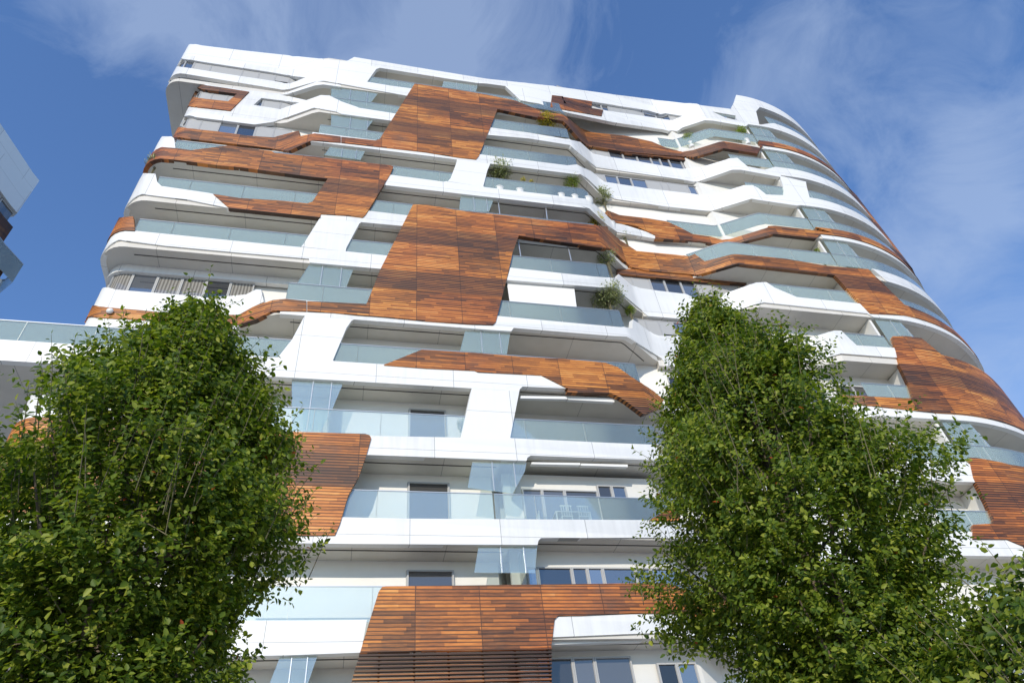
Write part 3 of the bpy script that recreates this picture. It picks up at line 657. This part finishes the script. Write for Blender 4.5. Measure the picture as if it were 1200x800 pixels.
for sp in ("b:600,275 800,300 785,350 585,320", "b:-60,308 215,348 165,412 100,432 -60,395", "b:-60,460 190,502 135,575 210,600 -60,590", "f:535,60 740,85 712,137 500,108",
           "g:300,345 495,362 465,442 290,430", "k:715,45 970,80 928,185 640,160", "l:625,437 890,445 870,575 595,555", "q:110,75 410,95 345,250 280,375 110,370",
           "q:1168,555 r:285,560 275,610 205,740 q:1140,705", "t:1105,398 u:248,393 235,555 t:1078,552", "v:240,645 460,640 405,800 180,800"):
    screen('S', sp)
for k in (0, 1, 3, 4, 6, 8):
    z0, z1 = ZK(k) + .95, ZK(k - 1)
    screen('S', f"=25.0,{z0} =27.1,{z0} =26.5,{z1} =25.0,{z1}")
# ---- awning cassettes, roller blinds, wall lamps
def box_part(name, path, spec, mat, off, th):
    return panel(name, path, spec, mat, bld, off=off, thick=th)
for sp in ("r:250,168 525,172 525,187 250,182", "r:530,172 800,182 800,205 530,190", "r:315,556 600,560 600,573 315,567", "r:605,563 878,570 878,584 605,575", "w:330,556 860,540 860,556 330,574",
           "g:517,362 796,396 796,405 517,371", "g:634,598 926,630 926,639 634,606", "b:916,453 1152,487 1152,494 916,460", "e:636,136 1190,203 f:425,233 425,239 e:1190,210 636,143"):
    box_part('awning_cassette', 'S', sp, 'box', -0.2, 0.14)
for sp in ("g:516,368 521,368 531,455 526,455", "g:794,402 799,402 809,482 804,482", "g:634,606 639,606 660,740 655,740", "g:923,634 928,634 950,725 945,725"):
    panel('awning_guide', 'S', sp, 'steel', bld, off=-0.22, thick=0.02)
box_part('roller_blind', 'S', "m:70,152 465,190 490,388 98,346", 'fabric', -0.16, 0.01)
for (px, py) in ((129.5, 367), (191, 372)):
    s_, z_ = PATH['L1'].hit(px, py); x, y = PATH['L1'].at(s_, 0.05)
    bm = bmesh.new(); r_ = bmesh.ops.create_uvsphere(bm, u_segments=14, v_segments=10, radius=0.13)
    for v in bm.verts: v.co = Vector((v.co.x + x, v.co.y * 0.8 + y - 0.07, v.co.z + z_))
    bm_obj('wall_lamp', bm, M['lampglass'], bld, smooth=60)

# ================================================================== NEIGHBOURING BUILDING (left edge)
nb = empty('apartment_building', (-26, 28, 0), 'grey panelled apartment block at the left edge, cut off by the frame', 'building')
far = np.array([-23.0, 32.5]); dirn = np.array([-1.3, -4.4]); dirn /= np.linalg.norm(dirn)
def npt(d, off=0.0): # d metres from the far corner towards the viewer, off outward (towards +X)
    nrm = np.array([-dirn[1], dirn[0]]) * (1 if -dirn[1] > 0 else -1); q = far + dirn * d + nrm * off; return q
PATH['N'] = Path([tuple(far + np.array([-14.0, 3.2])), tuple(far + np.array([-0.9, 0.25])), tuple(far + np.array([-.32, .08])), tuple(far + np.array([0.0, -.25])), tuple(npt(0.9)), tuple(npt(26))][::-1])
PN = PATH['N']
def nrect(z0, z1, a=0.0, b=1.0):
    s0, s1 = PN.s[0], PN.s[-1]; return [(s0 + (s1 - s0) * a, z0), (s0 + (s1 - s0) * b, z0), (s0 + (s1 - s0) * b, z1), (s0 + (s1 - s0) * a, z1)]
panel('white_cladding', 'N', nrect(43.15, 47.0), 'grey', nb, thick=0.3)
panel('rear_wall', 'N', nrect(0.0, 46.5), 'wall', nb, off=-0.4, thick=0.3)
sc_ = PN.s[-1] - 13.9
for i in range(14):
    o = panel('window', 'N', [(sc_ - 1.9 * i - 1.9 + .04, 41.75), (sc_ - 1.9 * i - .04, 41.75), (sc_ - 1.9 * i - .04, 43.1), (sc_ - 1.9 * i - 1.9 + .04, 43.1)], 'frame', nb,
        holes=([(sc_ - 1.9 * i - 1.9 + .12, 41.83), (sc_ - 1.9 * i - 1.9 + .12, 43.02), (sc_ - 1.9 * i - .12, 43.02), (sc_ - 1.9 * i - .12, 41.83)],), off=-0.15, thick=0.1)
    panel('pane', 'N', [(sc_ - 1.9 * i - 1.9 + .1, 41.81), (sc_ - 1.9 * i - .1, 41.81), (sc_ - 1.9 * i - .1, 43.05), (sc_ - 1.9 * i - 1.9 + .1, 43.05)], 'pane', o, off=-0.2, thick=0.02)
panel('timber_cladding', 'N', nrect(39.85, 41.7), 'shadedwood', nb, off=0.22, thick=0.35)
panel('timber_cladding', 'N', nrect(36.9, 38.7, 0, 0.95), 'shadedwood', nb, off=1.0, thick=1.4)
panel('white_cladding', 'N', nrect(35.3, 36.85, 0, 0.95), 'grey', nb, off=1.15, thick=1.5)
panel('white_cladding', 'N', nrect(2.0, 29.0, 0, 1), 'grey', nb, off=0.0, thick=0.3)
o = panel('balcony_railing', 'N', nrect(36.85, 38.5, 0.3, 0.97), 'rail', nb, off=1.6, thick=0.02)
panel('handrail', 'N', nrect(38.5, 38.56, 0.3, 0.97), 'steel', o, off=1.61, thick=0.05)

# ================================================================== PLANTS
def leaf_mesh(name, pos, axis, nrm, length, width):
    """pos, axis, nrm: (n,3); two folded quads per leaf"""
    n = len(pos)
    axis = axis / np.linalg.norm(axis, axis=1)[:, None]
    side = np.cross(axis, nrm); side /= np.linalg.norm(side, axis=1)[:, None] + 1e-9
    up = np.cross(side, axis)
    L, Wd = length[:, None], width[:, None]
    b = pos; m1 = pos + axis * L * 0.45 - up * L * 0.03; tip = pos + axis * L - up * L * 0.16
    l1 = pos + axis * L * 0.30 + side * Wd * 0.5 + up * Wd * 0.14; l2 = pos + axis * L * 0.68 + side * Wd * 0.40 + up * Wd * 0.06 - up * L * 0.06
    r1 = pos + axis * L * 0.30 - side * Wd * 0.5 + up * Wd * 0.14; r2 = pos + axis * L * 0.68 - side * Wd * 0.40 + up * Wd * 0.06 - up * L * 0.06
    V = np.stack([b, l1, l2, tip, r2, r1], 1).reshape(-1, 3).astype(np.float32)
    base = (np.arange(n) * 6)[:, None]
    F = np.concatenate([base + np.array([[0, 1, 2, 3]]), base + np.array([[0, 3, 4, 5]])], 1).reshape(-1).astype(np.int32)
    me = bpy.data.meshes.new(name)
    me.vertices.add(len(V)); me.vertices.foreach_set('co', V.ravel())
    me.loops.add(len(F)); me.loops.foreach_set('vertex_index', F)
    nf = len(F) // 4
    me.polygons.add(nf); me.polygons.foreach_set('loop_start', np.arange(nf, dtype=np.int32) * 4); me.polygons.foreach_set('loop_total', np.full(nf, 4, np.int32))
    me.polygons.foreach_set('use_smooth', np.ones(nf, bool))
    me.update(); me.validate()
    return me
def unit(v): return v / (np.linalg.norm(v, axis=-1, keepdims=True) + 1e-9)
def make_tree(loc, z_top, z_bot, prof, label, seed, n_twig=2100, leaf=0.105, scale=1.0, dense=1.0):
    rng = np.random.default_rng(seed)
    root = empty('street_tree', (loc[0], loc[1], 0), label, 'tree', 'leafy street trees in front of the apartment block')
    C0 = np.array([loc[0], loc[1], 0.0])
    H = z_top - z_bot
    lump = [(rng.uniform(0, 2 * math.pi), rng.uniform(0.05, 1.0), rng.uniform(0.16, 0.5), rng.uniform(-0.5, 0.34)) for _ in range(46)]
    def radius(t, ang):
        r = np.interp(t, [p[0] for p in prof], [p[1] for p in prof])
        f = np.ones_like(ang)
        for a, tt, w, amp in lump:
            d = np.angle(np.exp(1j * (ang - a))); f = f + amp * np.exp(-(d / w) ** 2 - ((t - tt) / 0.075) ** 2)
        return r * np.clip(f, 0.42, 1.27)
    # trunk and limbs
    bm = bmesh.new()
    wob = [np.array([rng.normal(0, .06), rng.normal(0, .06), 0]) for _ in range(9)]
    tp = [C0 + np.array([0, 0, z]) + wob[i] * (i > 0) for i, z in enumerate(np.linspace(0, z_top - 0.5, 9))]
    bm_tube(bm, [tuple(p) for p in tp], list(np.linspace(0.17, 0.02, 9) * scale), 9)
    limbs = []
    n_l = 46
    for i in range(n_l):
        t = 1 - (i + 0.5) / n_l * 0.96; zb = z_bot - 0.3 + (1 - t) * H * 0.80
        a = i * 2.399 + rng.normal(0, .3); tz = min(1, max(0.02, t - 0.10))
        r = float(radius(np.array([tz]), np.array([a]))[0]) * rng.uniform(0.75, 1.0)
        st = C0 + np.array([0, 0, zb]); en = C0 + np.array([math.cos(a) * r, math.sin(a) * r, z_top - tz * H])
        mid = st * 0.5 + en * 0.5 + np.array([math.cos(a) * r * 0.12, math.sin(a) * r * 0.12, -0.12])
        bm_tube(bm, [tuple(st), tuple(mid), tuple(en)], [0.05 * scale, 0.03 * scale, 0.009], 6)
        limbs.append((st, mid, en))
    trunk = bm_obj('trunk', bm, M['bark'], root, smooth=60)
    # sprays of twigs: clusters just inside the crown surface, the rest spread through the volume
    n = n_twig
    K = n // 42
    kt = rng.beta(1.25, 1.05, K) * 0.97 + 0.015; ka = rng.uniform(0, 2 * math.pi, K); kr = np.sqrt(rng.uniform(0.30, 1.0, K)); kx = rng.uniform(.86, 1.2, K)
    own = rng.integers(0, K, n); clus = rng.random(n) < 0.66
    t = np.where(clus, kt[own] + rng.normal(0, 0.028, n), rng.beta(1.35, 0.95, n)).clip(0.012, 0.99)
    R0 = np.interp(t, [p[0] for p in prof], [p[1] for p in prof])
    ang = np.where(clus, ka[own] + rng.normal(0, 0.16, n) / np.maximum(R0, .35), rng.uniform(0, 2 * math.pi, n))
    R = radius(t, ang); rr = R * np.where(clus, (kr[own] * kx[own] + rng.normal(0, .09, n)).clip(.1, 1.22), np.sqrt(rng.uniform(0.05, 0.9, n)))
    base = C0 + np.stack([np.cos(ang) * rr, np.sin(ang) * rr, z_top - t * H], 1)
    outw = np.stack([np.cos(ang), np.sin(ang), np.zeros(n)], 1)
    dirv = unit(outw * rng.uniform(0.2, 1.0, n)[:, None] + np.array([0, 0, 1.0]) * rng.uniform(0.05, 1.1, n)[:, None] + rng.normal(0, .34, (n, 3)))
    ln = rng.uniform(0.22, 0.48, n) * (0.8 + 0.3 * (1 - t))
    # long upright shoots that break the outline
    ns = int(n * 0.075); sel = rng.choice(n, ns, replace=False)
    sel = sel[(t[sel] < 0.66)]
    rr_s = rng.uniform(.6, 1.08, len(sel))
    dirv[sel] = unit(outw[sel] * 0.36 + np.array([0, 0, 1.0]) + rng.normal(0, .12, (len(sel), 3))); ln[sel] = rng.uniform(0.5, 0.95, len(sel))
    base[sel] = C0 + np.stack([np.cos(ang[sel]) * R[sel] * rr_s, np.sin(ang[sel]) * R[sel] * rr_s, z_top - t[sel] * H], 1)
    P, A, Nn = [], [], []; selset = set(int(i) for i in sel)
    bm = bmesh.new()
    for i in range(n):
        m = int((13 if i not in selset else 12) * dense * rng.uniform(0.75, 1.3)); u = np.linspace(0.12, 1.0, m)
        sag = np.array([0, 0, -0.10]) * (u ** 2)[:, None] * ln[i]
        p = base[i] + dirv[i] * (u * ln[i])[:, None] + sag
        roll = np.arange(m) * 2.4 + rng.uniform(0, 6)
        x = unit(np.cross(dirv[i], np.array([0.3, 0.2, 1.0]))); y = np.cross(dirv[i], x)
        lat = np.cos(roll)[:, None] * x + np.sin(roll)[:, None] * y
        ax = unit(dirv[i] * 0.5 + lat * 0.9 + np.array([0, 0, -0.12]) + rng.normal(0, .2, (m, 3)))
        P.append(p + ax * 0.012); A.append(ax); Nn.append(unit(outw[i] * 0.55 + np.array([-.12, -.22, .72]) + rng.normal(0, .42, (m, 3))))
        if i in selset or rng.random() < 0.05:
            q = base[i] + dirv[i] * ln[i]
            bm_tube(bm, [tuple(base[i] - dirv[i] * 0.25), tuple(base[i] + dirv[i] * ln[i] * .5), tuple(q + np.array([0, 0, -.1]) * ln[i])], [0.007, 0.005, 0.002], 3)
    tw = bm_obj('twigs', bm, M['twig'], trunk); tw['kind'] = 'stuff'
    P, A, Nn = np.concatenate(P), np.concatenate(A), np.concatenate(Nn); m = len(P)
    L = leaf * rng.uniform(0.6, 1.25, m)
    mesh_obj('crown', leaf_mesh('crown', P, A, Nn, L, L * rng.uniform(0.52, 0.68, m)), M['leaf'], root)
    return root
make_tree((-2.5, 8.0), 9.85, 3.3, [(0, .04), (.04, .12), (.09, .26), (.16, .58), (.28, 1.15), (.45, 1.58), (.6, 1.68), (.72, 1.55), (.83, 1.3), (1, .85)], 'large leafy street tree covering the lower left of the block', 3, 9400, .078)
make_tree((6.42, 8.35), 11.35, 3.6, [(0, .04), (.04, .14), (.09, .36), (.21, .95), (.37, 1.6), (.53, 1.98), (.63, 2.03), (.72, 1.9), (.85, 1.35), (1, .85)], 'large leafy street tree covering the lower right of the block', 5, 11600, .078)
make_tree((6.55, 5.45), 4.3, 1.3, [(0, .15), (.12, .75), (.3, 1.25), (.6, 1.45), (.85, 1.2), (1, .7)], 'smaller leafy tree poking into the bottom right corner', 8, 4200, .085)

def potted(px, py, r_px, Y, mat, zbase, label, kind='shrub', n=260, leaf=0.10, squash=1.0, cat='plant', pot='pot'):
    c = onY(px, py, Y); dist = math.sqrt(c.x ** 2 + c.y ** 2 + (c.z - CZ) ** 2)
    r = r_px * dist / F_PX * 0.92
    rng = np.random.default_rng(int(px * 7 + py))
    root = empty({'shrub': 'potted_shrub', 'olive': 'potted_olive_tree', 'grass': 'potted_grass'}[kind], (c.x, c.y, zbase), label, cat, 'potted plants on the balconies')
    bm = bmesh.new(); pr = min(0.24, r * 0.6); ph = max(0.22, min(0.5, (c.z - r * squash) - zbase + 0.1))
    bm_lathe(bm, (c.x, c.y, zbase), [(pr * .75, 0), (pr, ph * .9), (pr * 1.08, ph * .9), (pr * 1.08, ph), (pr * .9, ph), (pr * .9, ph - .05)], 16)
    bm_obj('pot', bm, M[pot], root, smooth=40)
    bm = bmesh.new(); tips = []
    for i in range(9):
        d = unit(rng.normal(0, 1, 3) * np.array([1, 1, .6]) + np.array([0, 0, .7])); tip = np.array(c) + d * r * np.array([1, 1, squash]) * .8; tips.append(tip)
        bm_tube(bm, [(c.x, c.y, zbase + ph - .05), (c.x + d[0] * .05, c.y + d[1] * .05, max(zbase + ph + .02, c.z - r * .5)), tuple(tip)], [.02, .014, .004], 5)
    bm_obj('stem', bm, M['twig'], root)
    m = int(2.2 * n * (r / 0.5) ** 2) + 120
    cl = np.array(tips)[rng.integers(0, 9, m)]
    d = unit(rng.normal(0, 1, (m, 3))); pos = np.array(c) + d * (r * rng.uniform(.2, 1, m) ** .5)[:, None] * np.array([1, 1, squash])
    pos = pos * .65 + cl * .35 + rng.normal(0, r * .10, (m, 3))
    if kind == 'grass': d = unit(d * .5 + np.array([0, 0, 1.2]))
    ax = unit(d + rng.normal(0, .5, (m, 3)) + np.array([0, 0, .3])); L = leaf * rng.uniform(.6, 1.3, m)
    mesh_obj('foliage', leaf_mesh('foliage', pos, ax, rng.normal(0, .5, (m, 3)) + np.array([-.3, -.9, .6]), L, L * (.42 if kind != 'grass' else .14)), M[mat], root)
zf = lambda k: ZK(k) + 0.5
potted(586, 202, 19, 20.55, 'olive', zf(3), 'olive tree in a white pot at the left end of its loggia', 'olive', 420, 0.11)
potted(613, 211, 4, 20.4, 'yellow', zf(3), 'tiny yellowish shrub between the pots right of the olive tree', n=200, leaf=.07)
potted(623, 213, 3, 20.4, 'yellow', zf(3), 'tiniest yellowish shrub in the middle of the loggia with white pots', n=200, leaf=.06)
potted(670, 213, 13, 20.5, 'green', zf(3), 'bright green conical shrub near the right end of the loggia with white pots', n=520, leaf=.08, squash=1.35)
potted(706, 231, 15, 21.5, 'olive', ZK(3) + .5, 'grey green olive bush spilling over the white angled parapet', 'olive', 330, .11)
potted(641, 144, 14, 20.35, 'yellow', ZK(1) + .6, 'yellow leaved shrub under the top timber ribbon', n=420, leaf=.10)
potted(700, 258, 12, 20.75, 'yellow', ZK(4) + .4, 'yellow green shrub above the big timber patch', n=420, leaf=.08, squash=.7)
potted(732, 276, 7, 21.62, 'olive', ZK(4) + .3, 'small grey green bush on the angled corner beside the timber ribbon', n=300, leaf=.09)
potted(711, 302, 15, 20.7, 'olive', zf(5), 'slender olive tree behind the glass at the balcony corner under the timber soffit', 'olive', 220, .10)
potted(712, 348, 25, 20.6, 'olive', zf(6), 'widest olive tree, beside the white roller blind', 'olive', 420, .10, .75)
potted(738, 364, 8, 21.2, 'green', zf(6), 'green bush at the right end of the balcony with the white roller blind', n=420, leaf=.08)
potted(183, 193, 12, 20.5, 'olive', ZK(4) + 1.3, 'tuft of tall grass on the far left balcony corner', 'grass', 330, .24, .6)
potted(868, 156, 9, 20.45, 'green', ZK(0) + .7, 'green shrub behind the topmost right hand glass balustrade', n=360, leaf=.09)
potted(806, 163, 9, 21.2, 'green', ZK(0) + .7, 'low green shrub in the recess behind the topmost right balustrade', n=360, leaf=.09, squash=.6)
potted(902, 191, 5, 20.8, 'green', ZK(1) + .9, 'single small green plant behind the curved glass screen', n=360, leaf=.09)
potted(958, 296, 6, 20.8, 'green', zf(4), 'green plant beside the white side wall on the right bay', n=240, leaf=.09)
potted(283, 190, 5, 21.3, 'green', ZK(3) + .9, 'low green shrub behind the upper left glass balustrade', n=240, leaf=.08, squash=.5)
potted(541, 499, 8, 20.6, 'olive', ZK(8) + .75, 'tall wispy grey green plant at the right end of a lower left loggia', 'olive', 300, .07, 1.4)
# white flower pots, planter box
for i, (px, py) in enumerate(((584.5, 219), (608, 223), (656, 228.5), (672, 231.5), (688, 233.5))):
    c = onY(px, py, 20.3); z = ZK(3) + .68
    o = bpy.data.objects.new('flower_pot', None); link(o); o.location = (c.x, c.y, z)
    tag(o, 'round white flower pot standing in a row behind the glass of one loggia', 'flower pot', 'white flower pots on one balcony')
    bm = bmesh.new(); bm_lathe(bm, (c.x, c.y, z), [(.16, 0), (.27, .25), (.29, .5), (.31, .5), (.31, .56), (.26, .56), (.26, .5)], 18); bm_obj('bowl', bm, M['pot'], o, smooth=40)
    bm = bmesh.new(); bm_lathe(bm, (c.x, c.y, z), [(.255, .5), (.255, .53), (.1, .545)], 14); bm_obj('soil', bm, M['bark'], o)
for i, px in enumerate((605.5, 609, 613, 617)):
    c = onY(px, 513.5, 20.35); z = ZK(8) + .93
    o = bpy.data.objects.new('flower_pot', None); link(o); o.location = (c.x, c.y, z)
    tag(o, 'tiny white flower pot in a short row behind a lower balcony glass', 'flower pot', 'tiny white pots in a row')
    bm = bmesh.new(); bm_lathe(bm, (c.x, c.y, z), [(.05, 0), (.075, .16), (.08, .16), (.08, .2), (.065, .2), (.065, .17)], 14); bm_obj('bowl', bm, M['pot'], o, smooth=40)
    bm = bmesh.new(); bm_lathe(bm, (c.x, c.y, z), [(.06, .175), (.06, .185), (.02, .19)], 10); bm_obj('soil', bm, M['bark'], o)
c = onY(634, 222, 20.32)
tr_ = empty('planter_box', (c.x, c.y, ZK(3) + .68), 'long white planter box between the round white pots', 'planter')
bm = bmesh.new(); bm_box(bm, (c.x, c.y, ZK(3) + .98), (1.3, .4, .58)); bmesh.ops.bevel(bm, geom=bm.edges[:], offset=.03, segments=2, affect='EDGES'); bm_obj('box', bm, M['pot'], tr_)
bm = bmesh.new(); bm_box(bm, (c.x, c.y, ZK(3) + 1.285), (1.2, .32, .03)); bm_obj('soil', bm, M['bark'], tr_)

# ---- furniture on the balconies
def leg4(bm, cx, cy, z0, z1, dx, dy, r):
    for sx_ in (-1, 1):
        for sy_ in (-1, 1): bm_tube(bm, [(cx + sx_ * dx, cy + sy_ * dy, z0), (cx + sx_ * dx, cy + sy_ * dy, z1)], [r, r], 6)
tc = onY(667, 595, 20.62); fz = ZK(9) + .75
tb = empty('dining_table', (tc.x, tc.y, fz), 'white dining table behind the balcony glass, chairs around it', 'table')
bm = bmesh.new(); bm_box(bm, (tc.x, tc.y, fz + .735), (1.25, .7, .03)); bm_obj('tabletop', bm, M['box'], tb)
for sx_ in (-1, 1):
    for sy_ in (-1, 1):
        bm = bmesh.new(); bm_box(bm, (tc.x + sx_ * .6, tc.y + sy_ * .32, fz + .36), (.045, .045, .72)); bm_obj('leg', bm, M['box'], tb)
for lx, ly, rz, lab in ((-.3, -.32, 0, 'front left of the dining table'), (.3, -.32, 0, 'front right of the dining table'), (-.95, .05, -math.pi / 2, 'left end of the dining table'), (.95, .05, math.pi / 2, 'right end of the dining table')):
    ch = empty('garden_chair', (tc.x + lx, tc.y + ly, fz), 'white garden chair at the ' + lab, 'chair', 'chairs round the balcony table')
    def R_(x, y): return (tc.x + lx + x * math.cos(rz) - y * math.sin(rz), tc.y + ly + x * math.sin(rz) + y * math.cos(rz))
    bm = bmesh.new(); q = R_(0, 0); bm_box(bm, (q[0], q[1], fz + .45), (.4, .4, .025), rz); bm_obj('seat', bm, M['box'], ch)
    bm = bmesh.new()
    for i in range(5): q = R_(-.17 + .085 * i, -.2); bm_box(bm, (q[0], q[1], fz + .64), (.02, .02, .38), rz)
    q = R_(0, -.2); bm_box(bm, (q[0], q[1], fz + .84), (.42, .025, .04), rz); bm_obj('backrest', bm, M['box'], ch)
    for sx_ in (-1, 1):
        for sy_ in (-1, 1):
            bm = bmesh.new(); q = R_(sx_ * .18, sy_ * .18); bm_box(bm, (q[0], q[1], fz + .22), (.025, .025, .44), rz); bm_obj('leg', bm, M['box'], ch)
bt = onY(1184, 687, 20.75); bz = ZK(10) + .6
bi = empty('bistro_table', (bt.x, bt.y, bz), 'round dark bistro table on one thin leg behind the right hand balcony glass', 'table')
hgt = bt.z - bz
bm = bmesh.new(); bm_lathe(bm, (bt.x, bt.y, bz), [(.30, hgt - .02), (.34, hgt), (.34, hgt + .03), (.02, hgt + .035)], 24); bm_obj('tabletop', bm, plain('dark_metal', (.05, .06, .06), .5), bi, smooth=40)
bm = bmesh.new(); bm_tube(bm, [(bt.x, bt.y, bz), (bt.x, bt.y, bz + hgt)], [.025, .025], 10); bm_obj('leg', bm, M['steel'], bi)
bm = bmesh.new(); bm_lathe(bm, (bt.x, bt.y, bz), [(.22, 0), (.22, .02), (.03, .04)], 20); bm_obj('base', bm, M['steel'], bi)

# ================================================================== GROUND
m, nt, out = new_mat('stone_paving')
g = N(nt, 'ShaderNodeNewGeometry'); br = N(nt, 'ShaderNodeTexBrick', Scale=1.0); br.inputs['Color1'].default_value = (.36, .35, .33, 1); br.inputs['Color2'].default_value = (.30, .295, .28, 1)
br.inputs['Mortar'].default_value = (.15, .145, .14, 1); br.inputs['Mortar Size'].default_value = .01; br.inputs['Brick Width'].default_value = .9; br.inputs['Row Height'].default_value = .45
nt.links.new(g.outputs['Position'], br.inputs['Vector']); p = N(nt, 'ShaderNodeBsdfPrincipled', Roughness=.8); nt.links.new(br.outputs['Color'], p.inputs['Base Color']); nt.links.new(p.outputs[0], out.inputs[0])
bm = bmesh.new(); bmesh.ops.create_grid(bm, x_segments=40, y_segments=40, size=600)
tag(bm_obj('ground', bm, m), 'pale stone paved plaza round the buildings and trees', kind='structure')

# ================================================================== SKY, SUN, CAMERA
SUN_AZ, SUN_EL = math.radians(-24), math.radians(24)      # azimuth measured from the facade normal, towards the left
to_sun = Vector((math.sin(SUN_AZ) * math.cos(SUN_EL), -math.cos(SUN_AZ) * math.cos(SUN_EL), math.sin(SUN_EL)))
L = bpy.data.lights.new('sun', 'SUN'); L.energy = 3.0; L.angle = math.radians(.53); L.color = (1.0, .915, .78)
so = bpy.data.objects.new('sun', L); link(so); so.rotation_euler = (-to_sun).to_track_quat('-Z', 'Y').to_euler()
wd = bpy.data.worlds.new('World'); scene.world = wd; wd.use_nodes = True
nt = wd.node_tree; nt.nodes.clear()
wo = nt.nodes.new('ShaderNodeOutputWorld'); bg = nt.nodes.new('ShaderNodeBackground'); bg.inputs['Strength'].default_value = .15
sky = nt.nodes.new('ShaderNodeTexSky'); sky.sky_type = 'NISHITA'; sky.sun_disc = False
sky.sun_elevation = SUN_EL; sky.sun_rotation = math.atan2(to_sun.x, to_sun.y); sky.ozone_density = 6.0; sky.dust_density = 0.0; sky.air_density = 1.5
CLOUD_LOC = (.9, 2.2, 1.6)
tc_ = nt.nodes.new('ShaderNodeTexCoord')
mp = nt.nodes.new('ShaderNodeMapping'); mp.inputs['Scale'].default_value = (1.0, 1.0, 1.15); mp.inputs['Location'].default_value = CLOUD_LOC
nt.links.new(tc_.outputs['Generated'], mp.inputs[0])
n1 = N(nt, 'ShaderNodeTexNoise', Scale=5.0, Detail=11.0, Roughness=.62, Distortion=.9); nt.links.new(mp.outputs[0], n1.inputs['Vector'])
n2 = N(nt, 'ShaderNodeTexNoise', Scale=1.5, Detail=2.0); nt.links.new(mp.outputs[0], n2.inputs['Vector'])
def patch(px, py, inner, outer):          # a bank of cloud in one direction of the sky
    d = ray(px, py); d = d / np.linalg.norm(d)
    vm = nt.nodes.new('ShaderNodeVectorMath'); vm.operation = 'DOT_PRODUCT'; nrm = nt.nodes.new('ShaderNodeVectorMath'); nrm.operation = 'NORMALIZE'
    nt.links.new(tc_.outputs['Generated'], nrm.inputs[0]); nt.links.new(nrm.outputs[0], vm.inputs[0]); vm.inputs[1].default_value = tuple(d)
    mr = nt.nodes.new('ShaderNodeMapRange'); mr.interpolation_type = 'SMOOTHSTEP'; nt.links.new(vm.outputs['Value'], mr.inputs[0])
    mr.inputs[1].default_value = math.cos(math.radians(outer)); mr.inputs[2].default_value = math.cos(math.radians(inner))
    return mr.outputs[0]
bank = None
for (px_, py_, i_, o_, w_) in ((1110, 240, 1, 7, .13), (1180, 185, 1, 6, .12), (380, 30, 3, 17, .13), (600, 60, 2, 12, .13), (180, -20, 2, 12, .10), (1050, 60, 3, 20, .06), (1190, 420, 2, 14, .09), (60, 200, 4, 16, -.10), (760, 60, 2, 9, -.08)):
    q = math_node(nt, 'MULTIPLY', patch(px_, py_, i_, o_), w_); bank = q if bank is None else math_node(nt, 'ADD', bank, q)
cf = ramp(nt, math_node(nt, 'ADD', bank, math_node(nt, 'ADD', math_node(nt, 'MULTIPLY', n1.outputs['Fac'], .66), math_node(nt, 'MULTIPLY', n2.outputs['Fac'], .30))), [(.50, (0, 0, 0)), (.60, (.5, .5, .5)), (.72, (1, 1, 1))])
skyb = mix_col(nt, 1.0, sky.outputs[0], (.98, 1.02, 1.20), 'MULTIPLY')
skyc = mix_col(nt, math_node(nt, 'MULTIPLY', cf, .46), skyb, (2.9, 3.6, 4.9))
nt.links.new(skyc, bg.inputs[0]); nt.links.new(bg.outputs[0], wo.inputs[0])
cam = bpy.data.cameras.new('camera'); cam.sensor_width = 36; cam.sensor_fit = 'HORIZONTAL'; cam.lens = F_PX / 1200 * 36; cam.clip_end = 3000; cam.clip_start = .05
co = bpy.data.objects.new('camera', cam); link(co); co.location = (0, 0, CZ)
from mathutils import Matrix
right, down, fwd = (Vector(CAM_R[:, i]) for i in range(3))
mt = Matrix((right, -down, -fwd)).transposed().to_4x4(); mt.translation = Vector((0, 0, CZ)); co.matrix_world = mt
scene.camera = co
vs = scene.view_settings; scene.display_settings.display_device = 'sRGB'
vs.view_transform = 'Standard'; vs.look = 'None'; vs.gamma = 1; vs.exposure = 0.22; vs.use_curve_mapping = False
scene.cycles.max_bounces = 8; scene.cycles.diffuse_bounces = 4; scene.cycles.transparent_max_bounces = 12
scene.cycles.use_denoising = True
